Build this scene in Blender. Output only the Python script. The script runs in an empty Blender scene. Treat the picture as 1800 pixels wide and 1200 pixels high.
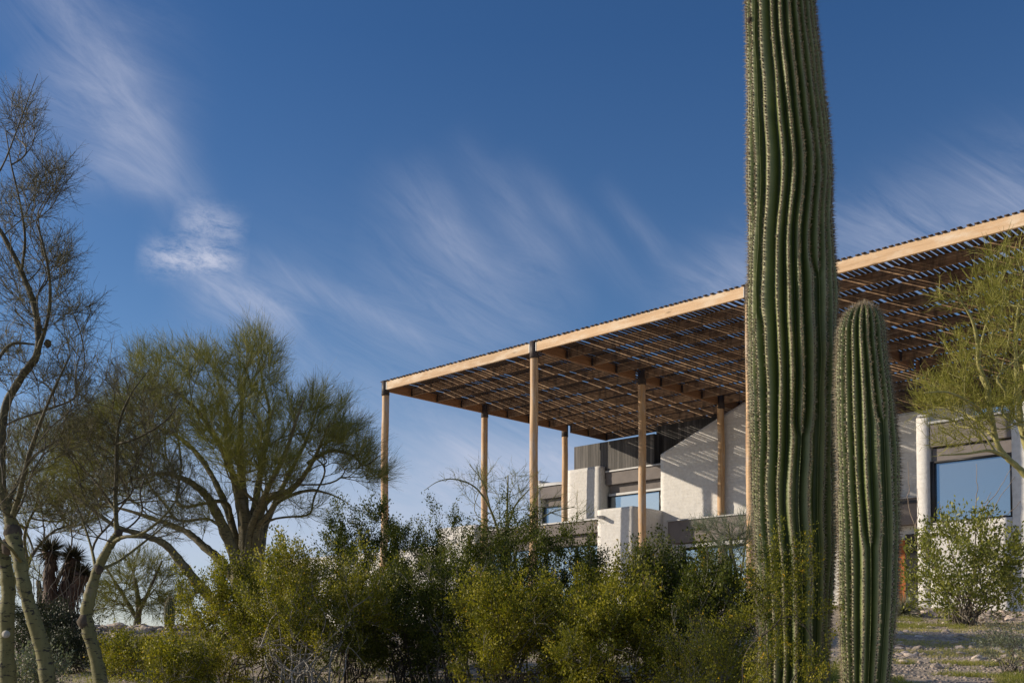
import bpy, bmesh, math, random
import numpy as np
from mathutils import Vector, Matrix, noise

scene = bpy.context.scene
col = bpy.data.collections.new("scene"); scene.collection.children.link(col)
RNG = np.random.default_rng(7)
random.seed(7)
R = math.radians

# ------------------------------------------------------------------ camera frame (metres; eye at z = 0)
CX, CY, YAW, PITCH, ROLL = 30.303, -24.548, 0.7708, 0.0465, 0.0045
FPX, CYPX = 1916.26, 1055.67                 # focal length and principal row, in 1800 x 1200 pixels
FW = np.array([-math.sin(YAW), math.cos(YAW), 0.0]); RT = np.array([math.cos(YAW), math.sin(YAW), 0.0])
UPV = np.array([0, 0, 1.0])
CAM = np.array([CX, CY, 0.0])

def cam_xyz(X, D, z=0.0):
    return CAM + RT * X + FW * D + UPV * z

def at(px, py, D):
    """world point standing D metres in front of the viewpoint (measured on the ground)"""
    x = px - 900.0; y = CYPX - py
    x, y = x * math.cos(ROLL) - y * math.sin(ROLL), x * math.sin(ROLL) + y * math.cos(ROLL)
    d = FPX * math.cos(PITCH) - y * math.sin(PITCH); z = FPX * math.sin(PITCH) + y * math.cos(PITCH)
    return cam_xyz(x / d * D, D, z / d * D)

def to_cam(x, y):
    dx, dy = x - CX, y - CY
    return dx * RT[0] + dy * RT[1], dx * FW[0] + dy * FW[1]

LT = [(-60, -3.5), (0, -1.5), (6, -.80), (10, -.44), (14, -.08), (18, .33), (20, .40), (24, .36), (32, .35), (60, .1), (200, -1), (5000, -20)]
RTB = [(-60, -3.5), (0, -1.5), (6, -.80), (10, -.33), (13, -.06), (20, .46), (26, .95), (30, 1.32), (36, 1.42), (80, 1.4), (200, -1), (5000, -20)]
def interp(t, d):
    return float(np.interp(d, [a for a, b in t], [b for a, b in t]))
def gz(x, y):
    X, D = to_cam(x, y)
    a = X / max(D, 1.0); k = min(1, max(0, (a + .22) / .30)); k = k * k * (3 - 2 * k)
    if D < 8: k = .5 + (k - .5) * max(0, D) / 8
    base = interp(LT, D) * (1 - k) + interp(RTB, D) * k
    f = 1.0 if D < 60 else 0.3
    return base + f * (.025 * noise.noise(Vector((x * .5, y * .5, 0))) + .012 * noise.noise(Vector((x * 2.1, y * 2.1, 3))))

# ------------------------------------------------------------------ tagging
def tag(o, label=None, cat=None, group=None, kind=None):
    if label: o["label"] = label
    if cat: o["category"] = cat
    if group: o["group"] = group
    if kind: o["kind"] = kind
    return o
def empty(name, loc, label=None, cat=None, group=None):
    o = bpy.data.objects.new(name, None); col.objects.link(o); o.location = loc
    o.empty_display_size = .2
    return tag(o, label, cat, group)

def link(name, me, mat, parent=None):
    o = bpy.data.objects.new(name, me); col.objects.link(o)
    if mat: me.materials.append(mat)
    if parent is not None:
        o.parent = parent
        pl = parent
        off = Vector((0, 0, 0))
        while pl is not None: off += pl.location; pl = pl.parent
        me.transform(Matrix.Translation(-off))
    return o

# ------------------------------------------------------------------ mesh tools
def np_mesh(name, V, faces, mat, parent=None, tone=None, smooth=False):
    me = bpy.data.meshes.new(name)
    V = np.asarray(V, dtype=np.float32)
    me.vertices.add(len(V)); me.vertices.foreach_set("co", V.ravel())
    idx = np.concatenate([f.ravel() for f in faces]).astype(np.int32)
    sizes = np.concatenate([np.full(len(f), f.shape[1]) for f in faces]).astype(np.int32)
    starts = np.concatenate([[0], np.cumsum(sizes)[:-1]]).astype(np.int32)
    me.loops.add(len(idx)); me.loops.foreach_set("vertex_index", idx)
    me.polygons.add(len(sizes)); me.polygons.foreach_set("loop_start", starts)
    me.update(calc_edges=True)
    if smooth: me.polygons.foreach_set("use_smooth", np.ones(len(sizes), dtype=bool))
    if tone is not None:
        a = me.attributes.new("tone", 'FLOAT', 'POINT'); a.data.foreach_set("value", np.asarray(tone, dtype=np.float32))
    me.validate()
    return link(name, me, mat, parent)

class Geo:
    def __init__(s): s.V = []; s.F = []; s.T = []; s.n = 0
    def add(s, V, F, tone=0.5):
        V = np.asarray(V, float)
        if len(V) == 0: return
        s.V.append(V)
        for f in (F if isinstance(F, list) else [F]): s.F.append(np.asarray(f) + s.n)
        s.T.append(np.full(len(V), tone) if np.isscalar(tone) else np.asarray(tone)); s.n += len(V)
    def build(s, name, mat, parent=None, smooth=False):
        if s.n == 0: return None
        by = {}
        for f in s.F: by.setdefault(f.shape[1], []).append(f)
        return np_mesh(name, np.concatenate(s.V), [np.concatenate(v) for v in by.values()], mat, parent, np.concatenate(s.T), smooth)

def norm(v): return v / np.maximum(np.linalg.norm(v, axis=-1, keepdims=True), 1e-9)
def perp(d):
    ref = np.where(np.abs(d[:, 2:3]) > .9, np.array([[1.0, 0, 0]]), np.array([[0, 0, 1.0]]))
    u = norm(np.cross(d, ref)); return u, np.cross(d, u)

def seg_tubes(geo, P0, P1, R0, R1, n=4, tone=.5):
    P0, P1 = np.asarray(P0), np.asarray(P1)
    if len(P0) == 0: return
    R0 = np.broadcast_to(R0, len(P0)); R1 = np.broadcast_to(R1, len(P0))
    d = norm(P1 - P0); u, v = perp(d)
    ang = np.arange(n) * 2 * math.pi / n
    ring = np.cos(ang)[None, :, None] * u[:, None] + np.sin(ang)[None, :, None] * v[:, None]
    V = np.concatenate([P0[:, None] + ring * R0[:, None, None], P1[:, None] + ring * R1[:, None, None]], 1).reshape(-1, 3)
    k = np.arange(n); b = (np.arange(len(P0)) * 2 * n)[:, None, None]
    F = (b + np.stack([k, (k + 1) % n, n + (k + 1) % n, n + k], 1)[None]).reshape(-1, 4)
    t = tone if np.isscalar(tone) else np.repeat(tone, 2 * n)
    geo.add(V, F, t)

def ribbons(geo, P0, P1, W0, W1, tone=.5):
    """thin flat blades"""
    P0, P1 = np.asarray(P0), np.asarray(P1)
    if len(P0) == 0: return
    W0 = np.broadcast_to(W0, len(P0)); W1 = np.broadcast_to(W1, len(P0))
    d = norm(P1 - P0); s = norm(np.cross(d, RNG.normal(size=d.shape)))
    V = np.stack([P0 - s * W0[:, None] / 2, P0 + s * W0[:, None] / 2, P1 + s * W1[:, None] / 2, P1 - s * W1[:, None] / 2], 1).reshape(-1, 3)
    F = np.arange(len(V)).reshape(-1, 4)
    geo.add(V, F, tone if np.isscalar(tone) else np.repeat(tone, 4))

def leaves(geo, C, Dr, L, W, tone):
    n = len(C)
    if n == 0: return
    L = np.broadcast_to(L, n)[:, None]; W = np.broadcast_to(W, n)[:, None]
    Dr = norm(Dr); s = norm(np.cross(Dr, RNG.normal(size=Dr.shape)))
    V = np.stack([C, C + Dr * L * .45 + s * W / 2, C + Dr * L, C + Dr * L * .45 - s * W / 2], 1).reshape(-1, 3)
    geo.add(V, np.arange(len(V)).reshape(-1, 4), np.repeat(tone, 4))

def catmull(P, per=6):
    P = np.asarray(P, float); Q = np.vstack([2 * P[0] - P[1], P, 2 * P[-1] - P[-2]]); out = []
    for i in range(1, len(Q) - 2):
        for t in np.linspace(0, 1, per, endpoint=False):
            a, b, c, d = Q[i - 1], Q[i], Q[i + 1], Q[i + 2]
            out.append(.5 * (2 * b + (c - a) * t + (2 * a - 5 * b + 4 * c - d) * t * t + (3 * b - a - 3 * c + d) * t ** 3))
    out.append(Q[-2]); return np.array(out)

def limb_tube(geo, P, Rr, n=10, lump=.08, tone=.5, cap=True):
    """one continuous knobbly tube through points P with radii Rr"""
    P = np.asarray(P); m = len(P)
    T = norm(np.gradient(P, axis=0)); u = perp(T[:1])[0][0]; V = []
    ang = np.arange(n) * 2 * math.pi / n
    for i in range(m):
        u = u - T[i] * np.dot(u, T[i]); u /= np.linalg.norm(u); w = np.cross(T[i], u)
        for a in ang:
            dv = math.cos(a) * u + math.sin(a) * w
            q = P[i] + dv * Rr[i]
            k = 1 + lump * noise.noise(Vector(q * (2.2 / max(Rr[i] * 8, .08))))
            V.append(P[i] + dv * Rr[i] * k)
    F = []
    for i in range(m - 1):
        for j in range(n):
            F.append((i * n + j, i * n + (j + 1) % n, (i + 1) * n + (j + 1) % n, (i + 1) * n + j))
    geo.add(np.array(V), [np.array(F)] + ([np.arange((m - 1) * n, m * n)[None]] if cap else []), tone)

def box_geo(g, x0, x1, y0, y1, z0, z1, tone=.5):
    V = np.array([(x, y, z) for z in (z0, z1) for y in (y0, y1) for x in (x0, x1)])
    F = np.array([(0, 2, 3, 1), (4, 5, 7, 6), (0, 1, 5, 4), (2, 6, 7, 3), (1, 3, 7, 5), (0, 4, 6, 2)])
    g.add(V, F, tone)
def box(name, x0, x1, y0, y1, z0, z1, mat, parent=None, bevel=.004):
    bm = bmesh.new(); bmesh.ops.create_cube(bm, size=1)
    for v in bm.verts:
        v.co = Vector((x0 + (v.co.x + .5) * (x1 - x0), y0 + (v.co.y + .5) * (y1 - y0), z0 + (v.co.z + .5) * (z1 - z0)))
    if bevel: bmesh.ops.bevel(bm, geom=bm.edges[:], offset=bevel, segments=1, affect='EDGES')
    me = bpy.data.meshes.new(name); bm.to_mesh(me); bm.free()
    return link(name, me, mat, parent)

def block_wall(name, x0, x1, y0, y1, z0, z1, mat, parent, top=None, amp=.009):
    """painted block wall with slightly uneven courses; top(x) may slope the upper edge"""
    nx = max(1, round((x1 - x0) / .20)); ny = max(1, round((y1 - y0) / .20)); nz = max(1, round((z1 - z0) / .13))
    idx = {}; V = []; F = []
    if x1 - x0 < .5: amp = min(amp, .003)
    def vid(i, j, k):
        key = (i, j, k)
        if key not in idx:
            x = x0 + (x1 - x0) * i / nx; y = y0 + (y1 - y0) * j / ny
            zt = top(x) if top else z1
            z = z0 + (zt - z0) * k / nz
            q = Vector((x * 3.1, y * 3.1, z * 6.3))
            d = noise.noise_vector(q) * amp * 1.5 + Vector((random.uniform(-1, 1), random.uniform(-1, 1), random.uniform(-.3, .3))) * amp * .55
            idx[key] = len(V); V.append((x + d.x, y + d.y, z + d.z * .5))
        return idx[key]
    for i in range(nx):
        for k in range(nz):
            F.append((vid(i, 0, k), vid(i + 1, 0, k), vid(i + 1, 0, k + 1), vid(i, 0, k + 1)))
            F.append((vid(i + 1, ny, k), vid(i, ny, k), vid(i, ny, k + 1), vid(i + 1, ny, k + 1)))
        for j in range(ny):
            F.append((vid(i, j, nz), vid(i + 1, j, nz), vid(i + 1, j + 1, nz), vid(i, j + 1, nz)))
    for j in range(ny):
        for k in range(nz):
            F.append((vid(nx, j, k), vid(nx, j + 1, k), vid(nx, j + 1, k + 1), vid(nx, j, k + 1)))
            F.append((vid(0, j + 1, k), vid(0, j, k), vid(0, j, k + 1), vid(0, j + 1, k + 1)))
    return np_mesh(name, np.array(V), [np.array(F)], mat, parent)

# ------------------------------------------------------------------ materials
def newmat(name):
    m = bpy.data.materials.new(name); m.use_nodes = True
    nt = m.node_tree; nt.nodes.clear()
    out = nt.nodes.new("ShaderNodeOutputMaterial"); b = nt.nodes.new("ShaderNodeBsdfPrincipled")
    nt.links.new(b.outputs[0], out.inputs[0])
    return m, nt, b, out
def N(nt, t, **kw):
    n = nt.nodes.new(t)
    for k, v in kw.items():
        if k in n.inputs: n.inputs[k].default_value = v
        else: setattr(n, k, v)
    return n
def ramp(nt, fac, stops, interp='LINEAR'):
    r = nt.nodes.new("ShaderNodeValToRGB"); r.color_ramp.interpolation = interp
    e = r.color_ramp.elements
    while len(e) < len(stops): e.new(.5)
    for i, (p, c) in enumerate(stops):
        e[i].position = p; e[i].color = (*c, 1) if len(c) == 3 else c
    nt.links.new(fac, r.inputs[0]); return r.outputs[0]
def mixc(nt, fac, a, b, mode='MIX'):
    m = nt.nodes.new("ShaderNodeMix"); m.data_type = 'RGBA'; m.blend_type = mode
    for s, v in ((0, fac), (6, a), (7, b)):
        if hasattr(v, 'links') or hasattr(v, 'is_linked'): nt.links.new(v, m.inputs[s])
        else: m.inputs[s].default_value = (*v, 1) if isinstance(v, tuple) and len(v) == 3 else v
    return m.outputs[2]
def math_(nt, op, a, b=None, c=None, clamp=False):
    m = nt.nodes.new("ShaderNodeMath"); m.operation = op; m.use_clamp = clamp
    for i, v in enumerate((a, b, c)):
        if v is None: continue
        if hasattr(v, 'is_linked'): nt.links.new(v, m.inputs[i])
        else: m.inputs[i].default_value = v
    return m.outputs[0]
def pos_scaled(nt, sc=(1, 1, 1), rot=(0, 0, 0)):
    g = nt.nodes.new("ShaderNodeNewGeometry"); mp = nt.nodes.new("ShaderNodeMapping")
    mp.inputs['Scale'].default_value = sc; mp.inputs['Rotation'].default_value = rot
    nt.links.new(g.outputs['Position'], mp.inputs[0]); return mp.outputs[0]
def noise_(nt, vec, scale, detail=4, rough=.55, dist=0):
    n = N(nt, "ShaderNodeTexNoise"); n.inputs['Scale'].default_value = scale; n.inputs['Detail'].default_value = detail
    n.inputs['Roughness'].default_value = rough; n.inputs['Distortion'].default_value = dist
    nt.links.new(vec, n.inputs['Vector']); return n.outputs[0]
def bump(nt, b, h, strength=.3, dist=.02):
    n = N(nt, "ShaderNodeBump"); n.inputs['Strength'].default_value = strength; n.inputs['Distance'].default_value = dist
    nt.links.new(h, n.inputs['Height']); nt.links.new(n.outputs[0], b.inputs['Normal'])

def wood_mat(name, axis, dark, mid, light, rough=.75, knots=True, blotch=.5, stain=None, fade=None):
    m, nt, b, out = newmat(name)
    sc = {'x': (.35, 9, 9), 'y': (9, .35, 9), 'z': (9, 9, .3)}[axis]
    v = pos_scaled(nt, sc)
    n1 = noise_(nt, v, 2.2, 5, .6, .4)
    c = ramp(nt, n1, [(.25, dark), (.5, mid), (.78, light)])
    n2 = noise_(nt, pos_scaled(nt), 1.3, 3)
    c = mixc(nt, math_(nt, 'MULTIPLY', n2, blotch), c, mid)
    oi = nt.nodes.new("ShaderNodeObjectInfo")
    c = mixc(nt, 1.0, c, ramp(nt, oi.outputs['Random'], [(0, (.78, .76, .74)), (1, (1.12, 1.08, 1.02))]), 'MULTIPLY')
    if knots:
        vv = N(nt, "ShaderNodeTexVoronoi"); vv.inputs['Scale'].default_value = .9
        sk = {'x': (.8, 3.2, 3.2), 'y': (3.2, .8, 3.2), 'z': (3, 3, .9)}[axis]
        nt.links.new(pos_scaled(nt, sk), vv.inputs['Vector'])
        c = mixc(nt, ramp(nt, vv.outputs['Distance'], [(.03, (.8,) * 3), (.1, (0,) * 3)]), c, tuple(x * .5 for x in dark))
    if stain:
        ns = noise_(nt, pos_scaled(nt, (3.2, 3.2, .9)), 1.5, 5, .65)
        c = mixc(nt, ramp(nt, ns, [(.47, (0,) * 3), (.66, (.85,) * 3)]), c, stain)
    if fade:
        nf = noise_(nt, pos_scaled(nt, (.9, .9, 2.5)), 1.4, 4, .6)
        c = mixc(nt, ramp(nt, nf, [(.48, (0,) * 3), (.66, (.8,) * 3)]), c, fade)
        nd_ = noise_(nt, pos_scaled(nt, (5, 5, 5)), 1.4, 4, .7)
        c = mixc(nt, ramp(nt, nd_, [(.60, (0,) * 3), (.72, (.45,) * 3)]), c, dark)
    nt.links.new(c, b.inputs['Base Color']); b.inputs['Roughness'].default_value = rough
    bump(nt, b, n1, .25, .006)
    return m

M = {}
M['fascia'] = wood_mat("fir_fascia", 'x', (.42, .27, .15), (.62, .43, .26), (.72, .55, .36), fade=(.76, .62, .46))
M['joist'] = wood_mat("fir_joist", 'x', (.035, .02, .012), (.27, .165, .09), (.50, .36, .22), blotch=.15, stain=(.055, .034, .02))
M['beam'] = wood_mat("fir_beam", 'y', (.19, .095, .042), (.32, .165, .075), (.42, .24, .12))
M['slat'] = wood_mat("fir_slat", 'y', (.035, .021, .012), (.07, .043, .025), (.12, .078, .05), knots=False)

def post_mat():
    m, nt, b, out = newmat("peeled_log")
    n1 = noise_(nt, pos_scaled(nt, (7, 7, .5)), 2.0, 5, .6, .3)
    c = ramp(nt, n1, [(.28, (.33, .175, .075)), (.5, (.52, .32, .155)), (.75, (.68, .48, .28))])
    n2 = noise_(nt, pos_scaled(nt, (3.5, 3.5, .9)), 1.6, 4, .6)
    c = mixc(nt, ramp(nt, n2, [(.5, (0,) * 3), (.7, (.75,) * 3)]), c, (.46, .41, .36))
    n3 = noise_(nt, pos_scaled(nt, (12, 12, 3)), 2.4, 2)
    c = mixc(nt, ramp(nt, n3, [(.68, (0,) * 3), (.76, (.8,) * 3)]), c, (.17, .09, .045))
    nt.links.new(c, b.inputs['Base Color']); b.inputs['Roughness'].default_value = .6
    bump(nt, b, n1, .3, .01); return m
M['post'] = post_mat()

def simple(name, c, rough=.6, metal=0, nsc=3, var=.25, bmp=.0, spec=.4):
    m, nt, b, out = newmat(name)
    n1 = noise_(nt, pos_scaled(nt), nsc, 5, .6)
    cc = ramp(nt, n1, [(.3, tuple(x * (1 - var) for x in c)), (.7, tuple(min(1, x * (1 + var)) for x in c))])
    nt.links.new(cc, b.inputs['Base Color']); b.inputs['Roughness'].default_value = rough; b.inputs['Metallic'].default_value = metal
    b.inputs['Specular IOR Level'].default_value = spec
    if bmp: bump(nt, b, noise_(nt, pos_scaled(nt), nsc * 8, 4), bmp, .01)
    return m
M['steel'] = simple("bronze_steel", (.055, .042, .038), .55, .2)
M['frame'] = simple("dark_window_frame", (.03, .03, .034), .45, .2)
M['alu'] = simple("grey_metal_coping", (.40, .40, .405), .45, .1, var=.08)
M['stucco'] = simple("grey_brown_stucco", (.185, .165, .158), .9, 0, 2.5, .14, .25)
M['lid'] = simple("roof_deck", (.3, .29, .28), .9)
M['orange'] = simple("rust_orange_panel", (.34, .095, .016), .7)
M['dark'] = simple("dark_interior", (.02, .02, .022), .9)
M['curtain'] = simple("olive_drape", (.16, .13, .07), .9)

def brick_mat():
    m, nt, b, out = newmat("white_painted_block")
    g = nt.nodes.new("ShaderNodeNewGeometry"); s = nt.nodes.new("ShaderNodeSeparateXYZ"); nt.links.new(g.outputs['Position'], s.inputs[0])
    cmb = nt.nodes.new("ShaderNodeCombineXYZ")
    nt.links.new(math_(nt, 'ADD', s.outputs[0], s.outputs[1]), cmb.inputs[0])
    wob = noise_(nt, g.outputs['Position'], 2.0, 2)
    nt.links.new(math_(nt, 'ADD', s.outputs[2], math_(nt, 'MULTIPLY', wob, .03)), cmb.inputs[1])
    br = N(nt, "ShaderNodeTexBrick"); nt.links.new(cmb.outputs[0], br.inputs['Vector'])
    br.inputs['Scale'].default_value = 1.0; br.inputs['Mortar Size'].default_value = .008; br.inputs['Mortar Smooth'].default_value = .6
    br.inputs['Brick Width'].default_value = .40; br.inputs['Row Height'].default_value = .13
    n1 = noise_(nt, g.outputs['Position'], 9, 5, .65)
    c = ramp(nt, n1, [(.3, (.58, .565, .54)), (.6, (.69, .675, .65)), (.8, (.75, .74, .715))])
    c = mixc(nt, math_(nt, 'MULTIPLY', br.outputs['Fac'], .06), c, (.45, .42, .38))
    n4 = noise_(nt, pos_scaled(nt, (2.5, 2.5, .35)), 1.2, 4)
    c = mixc(nt, ramp(nt, n4, [(.55, (0,) * 3), (.8, (.25,) * 3)]), c, (.5, .45, .38))
    nt.links.new(c, b.inputs['Base Color']); b.inputs['Roughness'].default_value = .85
    h = math_(nt, 'SUBTRACT', math_(nt, 'MULTIPLY', n1, .9), math_(nt, 'MULTIPLY', br.outputs['Fac'], .5))
    bump(nt, b, h, .45, .02)
    return m
M['block'] = brick_mat()

def clad_mat():
    m, nt, b, out = newmat("charred_vertical_boards")
    g = nt.nodes.new("ShaderNodeNewGeometry"); s = nt.nodes.new("ShaderNodeSeparateXYZ"); nt.links.new(g.outputs['Position'], s.inputs[0])
    u = math_(nt, 'MULTIPLY', math_(nt, 'ADD', s.outputs[0], s.outputs[1]), 7.0)
    fr = math_(nt, 'FRACT', u); fl = math_(nt, 'FLOOR', u)
    wn = N(nt, "ShaderNodeTexWhiteNoise"); wn.noise_dimensions = '1D'; nt.links.new(fl, wn.inputs['W'])
    c = ramp(nt, wn.outputs[0], [(0, (.055, .052, .05)), (.6, (.10, .094, .09)), (1, (.15, .14, .132))])
    n1 = noise_(nt, pos_scaled(nt, (12, 12, .6)), 2, 5)
    c = mixc(nt, 1.0, c, ramp(nt, n1, [(.3, (.6,) * 3), (.7, (1.3,) * 3)]), 'MULTIPLY')
    gap = math_(nt, 'LESS_THAN', fr, .07)
    c = mixc(nt, gap, c, (.012, .012, .012))
    nt.links.new(c, b.inputs['Base Color']); b.inputs['Roughness'].default_value = .8
    bump(nt, b, math_(nt, 'SUBTRACT', 1.0, gap), .6, .02)
    return m
M['clad'] = clad_mat()

def glass_mat(name, tint, refl, gt=(.82, .92, 1)):
    m, nt, b, out = newmat(name)
    b.inputs['Base Color'].default_value = (*tint, 1); b.inputs['Roughness'].default_value = .5
    gl = N(nt, "ShaderNodeBsdfGlossy"); gl.inputs['Roughness'].default_value = .015
    gl.inputs['Color'].default_value = (*gt, 1)
    mx = nt.nodes.new("ShaderNodeMixShader"); fr = N(nt, "ShaderNodeFresnel"); fr.inputs[0].default_value = 1.5
    f = math_(nt, 'ADD', fr.outputs[0], refl, clamp=True)
    nt.links.new(f, mx.inputs[0]); nt.links.new(b.outputs[0], mx.inputs[1]); nt.links.new(gl.outputs[0], mx.inputs[2]); nt.links.new(mx.outputs[0], out.inputs[0])
    n = noise_(nt, pos_scaled(nt), .8, 1)
    bp = N(nt, "ShaderNodeBump"); bp.inputs['Strength'].default_value = .02; nt.links.new(n, bp.inputs['Height']); nt.links.new(bp.outputs[0], gl.inputs['Normal'])
    return m
M['glass'] = glass_mat("sky_blue_glass", (.07, .11, .15), .20, (.50, .72, .96))  # blue of the reflected sky put into the base and gloss colours
M['glass_pale'] = glass_mat("pale_reflecting_glass", (.12, .14, .14), .30)

def ground_mat():
    m, nt, b, out = newmat("desert_ground")
    p = pos_scaled(nt)
    n1 = noise_(nt, p, .55, 5, .6); n2 = noise_(nt, p, 7, 6, .7); n3 = noise_(nt, p, 40, 4, .7)
    soil = ramp(nt, n2, [(.25, (.26, .20, .145)), (.5, (.44, .36, .27)), (.75, (.60, .51, .41))])
    soil = mixc(nt, 1.0, soil, ramp(nt, n3, [(.3, (.65,) * 3), (.7, (1.3,) * 3)]), 'MULTIPLY')
    grass = ramp(nt, n3, [(.3, (.045, .05, .015)), (.7, (.15, .14, .05))])
    c = mixc(nt, ramp(nt, math_(nt, 'ADD', n1, math_(nt, 'MULTIPLY', n2, .3)), [(.60, (0,) * 3), (.75, (.25,) * 3)]), soil, grass)
    vo = N(nt, "ShaderNodeTexVoronoi"); vo.inputs['Scale'].default_value = 16; nt.links.new(p, vo.inputs['Vector'])
    wn = ramp(nt, vo.outputs['Distance'], [(.18, (1,) * 3), (.3, (0,) * 3)])
    n5 = noise_(nt, p, 1.8, 3)
    msk = math_(nt, 'MULTIPLY', wn, ramp(nt, n5, [(.47, (0,) * 3), (.56, (1,) * 3)]))
    c = mixc(nt, msk, c, (.42, .36, .31))
    nt.links.new(c, b.inputs['Base Color']); b.inputs['Roughness'].default_value = .95
    bump(nt, b, math_(nt, 'ADD', n2, math_(nt, 'ADD', n3, msk)), .8, .03)
    return m
M['ground'] = ground_mat()

def rock_mat(name, a, c2):
    m, nt, b, out = newmat(name)
    n1 = noise_(nt, pos_scaled(nt), 9, 6, .65); oi = nt.nodes.new("ShaderNodeObjectInfo")
    c = ramp(nt, n1, [(.3, a), (.7, c2)])
    c = mixc(nt, 1.0, c, ramp(nt, oi.outputs['Random'], [(0, (.6, .58, .56)), (.6, (1, .95, .9)), (1, (1.25, 1.2, 1.15))]), 'MULTIPLY')
    nt.links.new(c, b.inputs['Base Color']); b.inputs['Roughness'].default_value = .9; bump(nt, b, n1, .6, .03); return m
M['rock'] = rock_mat("desert_rock", (.30, .25, .21), (.62, .55, .49))

def leaf_mat(name, stops, transl=.35, rough=.5, spec=.3):
    m, nt, b, out = newmat(name)
    a = N(nt, "ShaderNodeAttribute"); a.attribute_name = "tone"
    n = noise_(nt, pos_scaled(nt), 2.3, 2)
    f = math_(nt, 'ADD', math_(nt, 'MULTIPLY', a.outputs['Fac'], .75), math_(nt, 'MULTIPLY', math_(nt, 'SUBTRACT', n, .37), .9), clamp=True)
    c = ramp(nt, f, stops)
    nt.links.new(c, b.inputs['Base Color']); b.inputs['Roughness'].default_value = rough; b.inputs['Specular IOR Level'].default_value = spec
    tr = N(nt, "ShaderNodeBsdfTranslucent"); nt.links.new(mixc(nt, 1.0, c, (1.1, 1.15, .6), 'MULTIPLY'), tr.inputs[0])
    mx = nt.nodes.new("ShaderNodeMixShader"); mx.inputs[0].default_value = transl
    nt.links.new(b.outputs[0], mx.inputs[1]); nt.links.new(tr.outputs[0], mx.inputs[2]); nt.links.new(mx.outputs[0], out.inputs[0])
    return m
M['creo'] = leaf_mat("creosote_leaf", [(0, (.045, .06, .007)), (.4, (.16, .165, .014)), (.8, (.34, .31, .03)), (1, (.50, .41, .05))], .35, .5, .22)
M['creo_shade'] = leaf_mat("creosote_leaf_shaded", [(0, (.03, .045, .008)), (.5, (.085, .105, .014)), (1, (.20, .20, .03))], .3, .5, .22)  # darker copy of the creosote leaf: shade of unlit bushes put into its colour
M['flower'] = leaf_mat("yellow_petal", [(0, (.55, .33, .02)), (1, (.75, .5, .03))], .3)
M['jojoba'] = leaf_mat("jojoba_leaf", [(0, (.07, .095, .012)), (.5, (.19, .205, .03)), (1, (.34, .33, .07))], .35, .45, .45)
M['pv'] = leaf_mat("palo_verde_twig", [(0, (.065, .07, .012)), (.5, (.185, .185, .035)), (1, (.34, .31, .08))], .2, .6)
M['pv_near'] = leaf_mat("thorny_twig", [(0, (.04, .034, .016)), (.5, (.12, .105, .04)), (1, (.26, .23, .10))], .1, .6)
M['pv_right'] = leaf_mat("palo_verde_twig_bright", [(0, (.11, .12, .02)), (.5, (.27, .26, .05)), (1, (.46, .41, .12))], .3, .6)
M['greyleaf'] = leaf_mat("brittlebush_leaf", [(0, (.10, .12, .075)), (.6, (.21, .235, .16)), (1, (.33, .35, .26))], .25)
M['dkleaf'] = leaf_mat("dark_shrub_leaf", [(0, (.02, .028, .012)), (1, (.06, .075, .035))], .2)
M['yucca'] = leaf_mat("yucca_leaf", [(0, (.03, .028, .014)), (1, (.10, .085, .045))], .15)
M['spoon'] = leaf_mat("desert_spoon_leaf", [(0, (.12, .13, .09)), (1, (.32, .33, .25))], .2)
M['grass'] = leaf_mat("grass_blade", [(0, (.09, .12, .015)), (.4, (.27, .28, .055)), (1, (.54, .45, .22))], .4)
M['spine'] = leaf_mat("cactus_spine", [(0, (.16, .12, .08)), (.5, (.46, .38, .26)), (1, (.70, .62, .46))], .1)

def bark(name, a, b2, marks=None, sc=(6, 6, 1.6), green=None):
    m, nt, b, out = newmat(name)
    n1 = noise_(nt, pos_scaled(nt, sc), 3, 5, .65)
    c = ramp(nt, n1, [(.3, a), (.7, b2)])
    if marks:
        n2 = noise_(nt, pos_scaled(nt, (11, 11, 34)), 1.3, 3, .65, .4)
        c = mixc(nt, ramp(nt, n2, [(.57, (0,) * 3), (.61, (.95,) * 3)]), c, marks)
        n4 = noise_(nt, pos_scaled(nt, (2.2, 2.2, 2.2)), 2.0, 4, .6)
        c = mixc(nt, ramp(nt, n4, [(.60, (0,) * 3), (.68, (.7,) * 3)]), c, (.20, .17, .12))
        bump(nt, b, n2, .5, .01)
    if green:
        g = nt.nodes.new("ShaderNodeNewGeometry"); s = nt.nodes.new("ShaderNodeSeparateXYZ"); nt.links.new(g.outputs['Position'], s.inputs[0])
        zf = math_(nt, 'MULTIPLY', math_(nt, 'SUBTRACT', math_(nt, 'ADD', s.outputs[2], math_(nt, 'MULTIPLY', n1, .6)), 1.0), 1.6, clamp=True)
        c = mixc(nt, math_(nt, 'MULTIPLY', zf, .8), c, green)  # upper limbs turn dark brown: scarred bark plus shade put into the colour
    nt.links.new(c, b.inputs['Base Color']); b.inputs['Roughness'].default_value = .75
    return m
M['bark_pv'] = bark("palo_verde_bark", (.115, .105, .035), (.215, .195, .075), (.022, .017, .011), green=(.055, .045, .028))
M['bark_dark'] = bark("weathered_branch", (.055, .045, .03), (.14, .115, .075))
M['bark_big'] = bark("old_palo_verde_bark", (.075, .062, .028), (.19, .16, .075), (.03, .025, .015))
M['bark_twig'] = bark("green_twig", (.13, .125, .045), (.24, .22, .09))
M['stem_pale'] = bark("pale_grey_stem", (.06, .05, .038), (.20, .17, .135))
M['stem_grey'] = bark("light_grey_stem", (.16, .145, .12), (.42, .39, .34))  # brighter copy of the pale stem colour
M['stem_dk'] = bark("dark_stem", (.03, .024, .018), (.07, .055, .04))
M['whip'] = bark("dry_whip", (.22, .16, .11), (.42, .33, .25))
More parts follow.
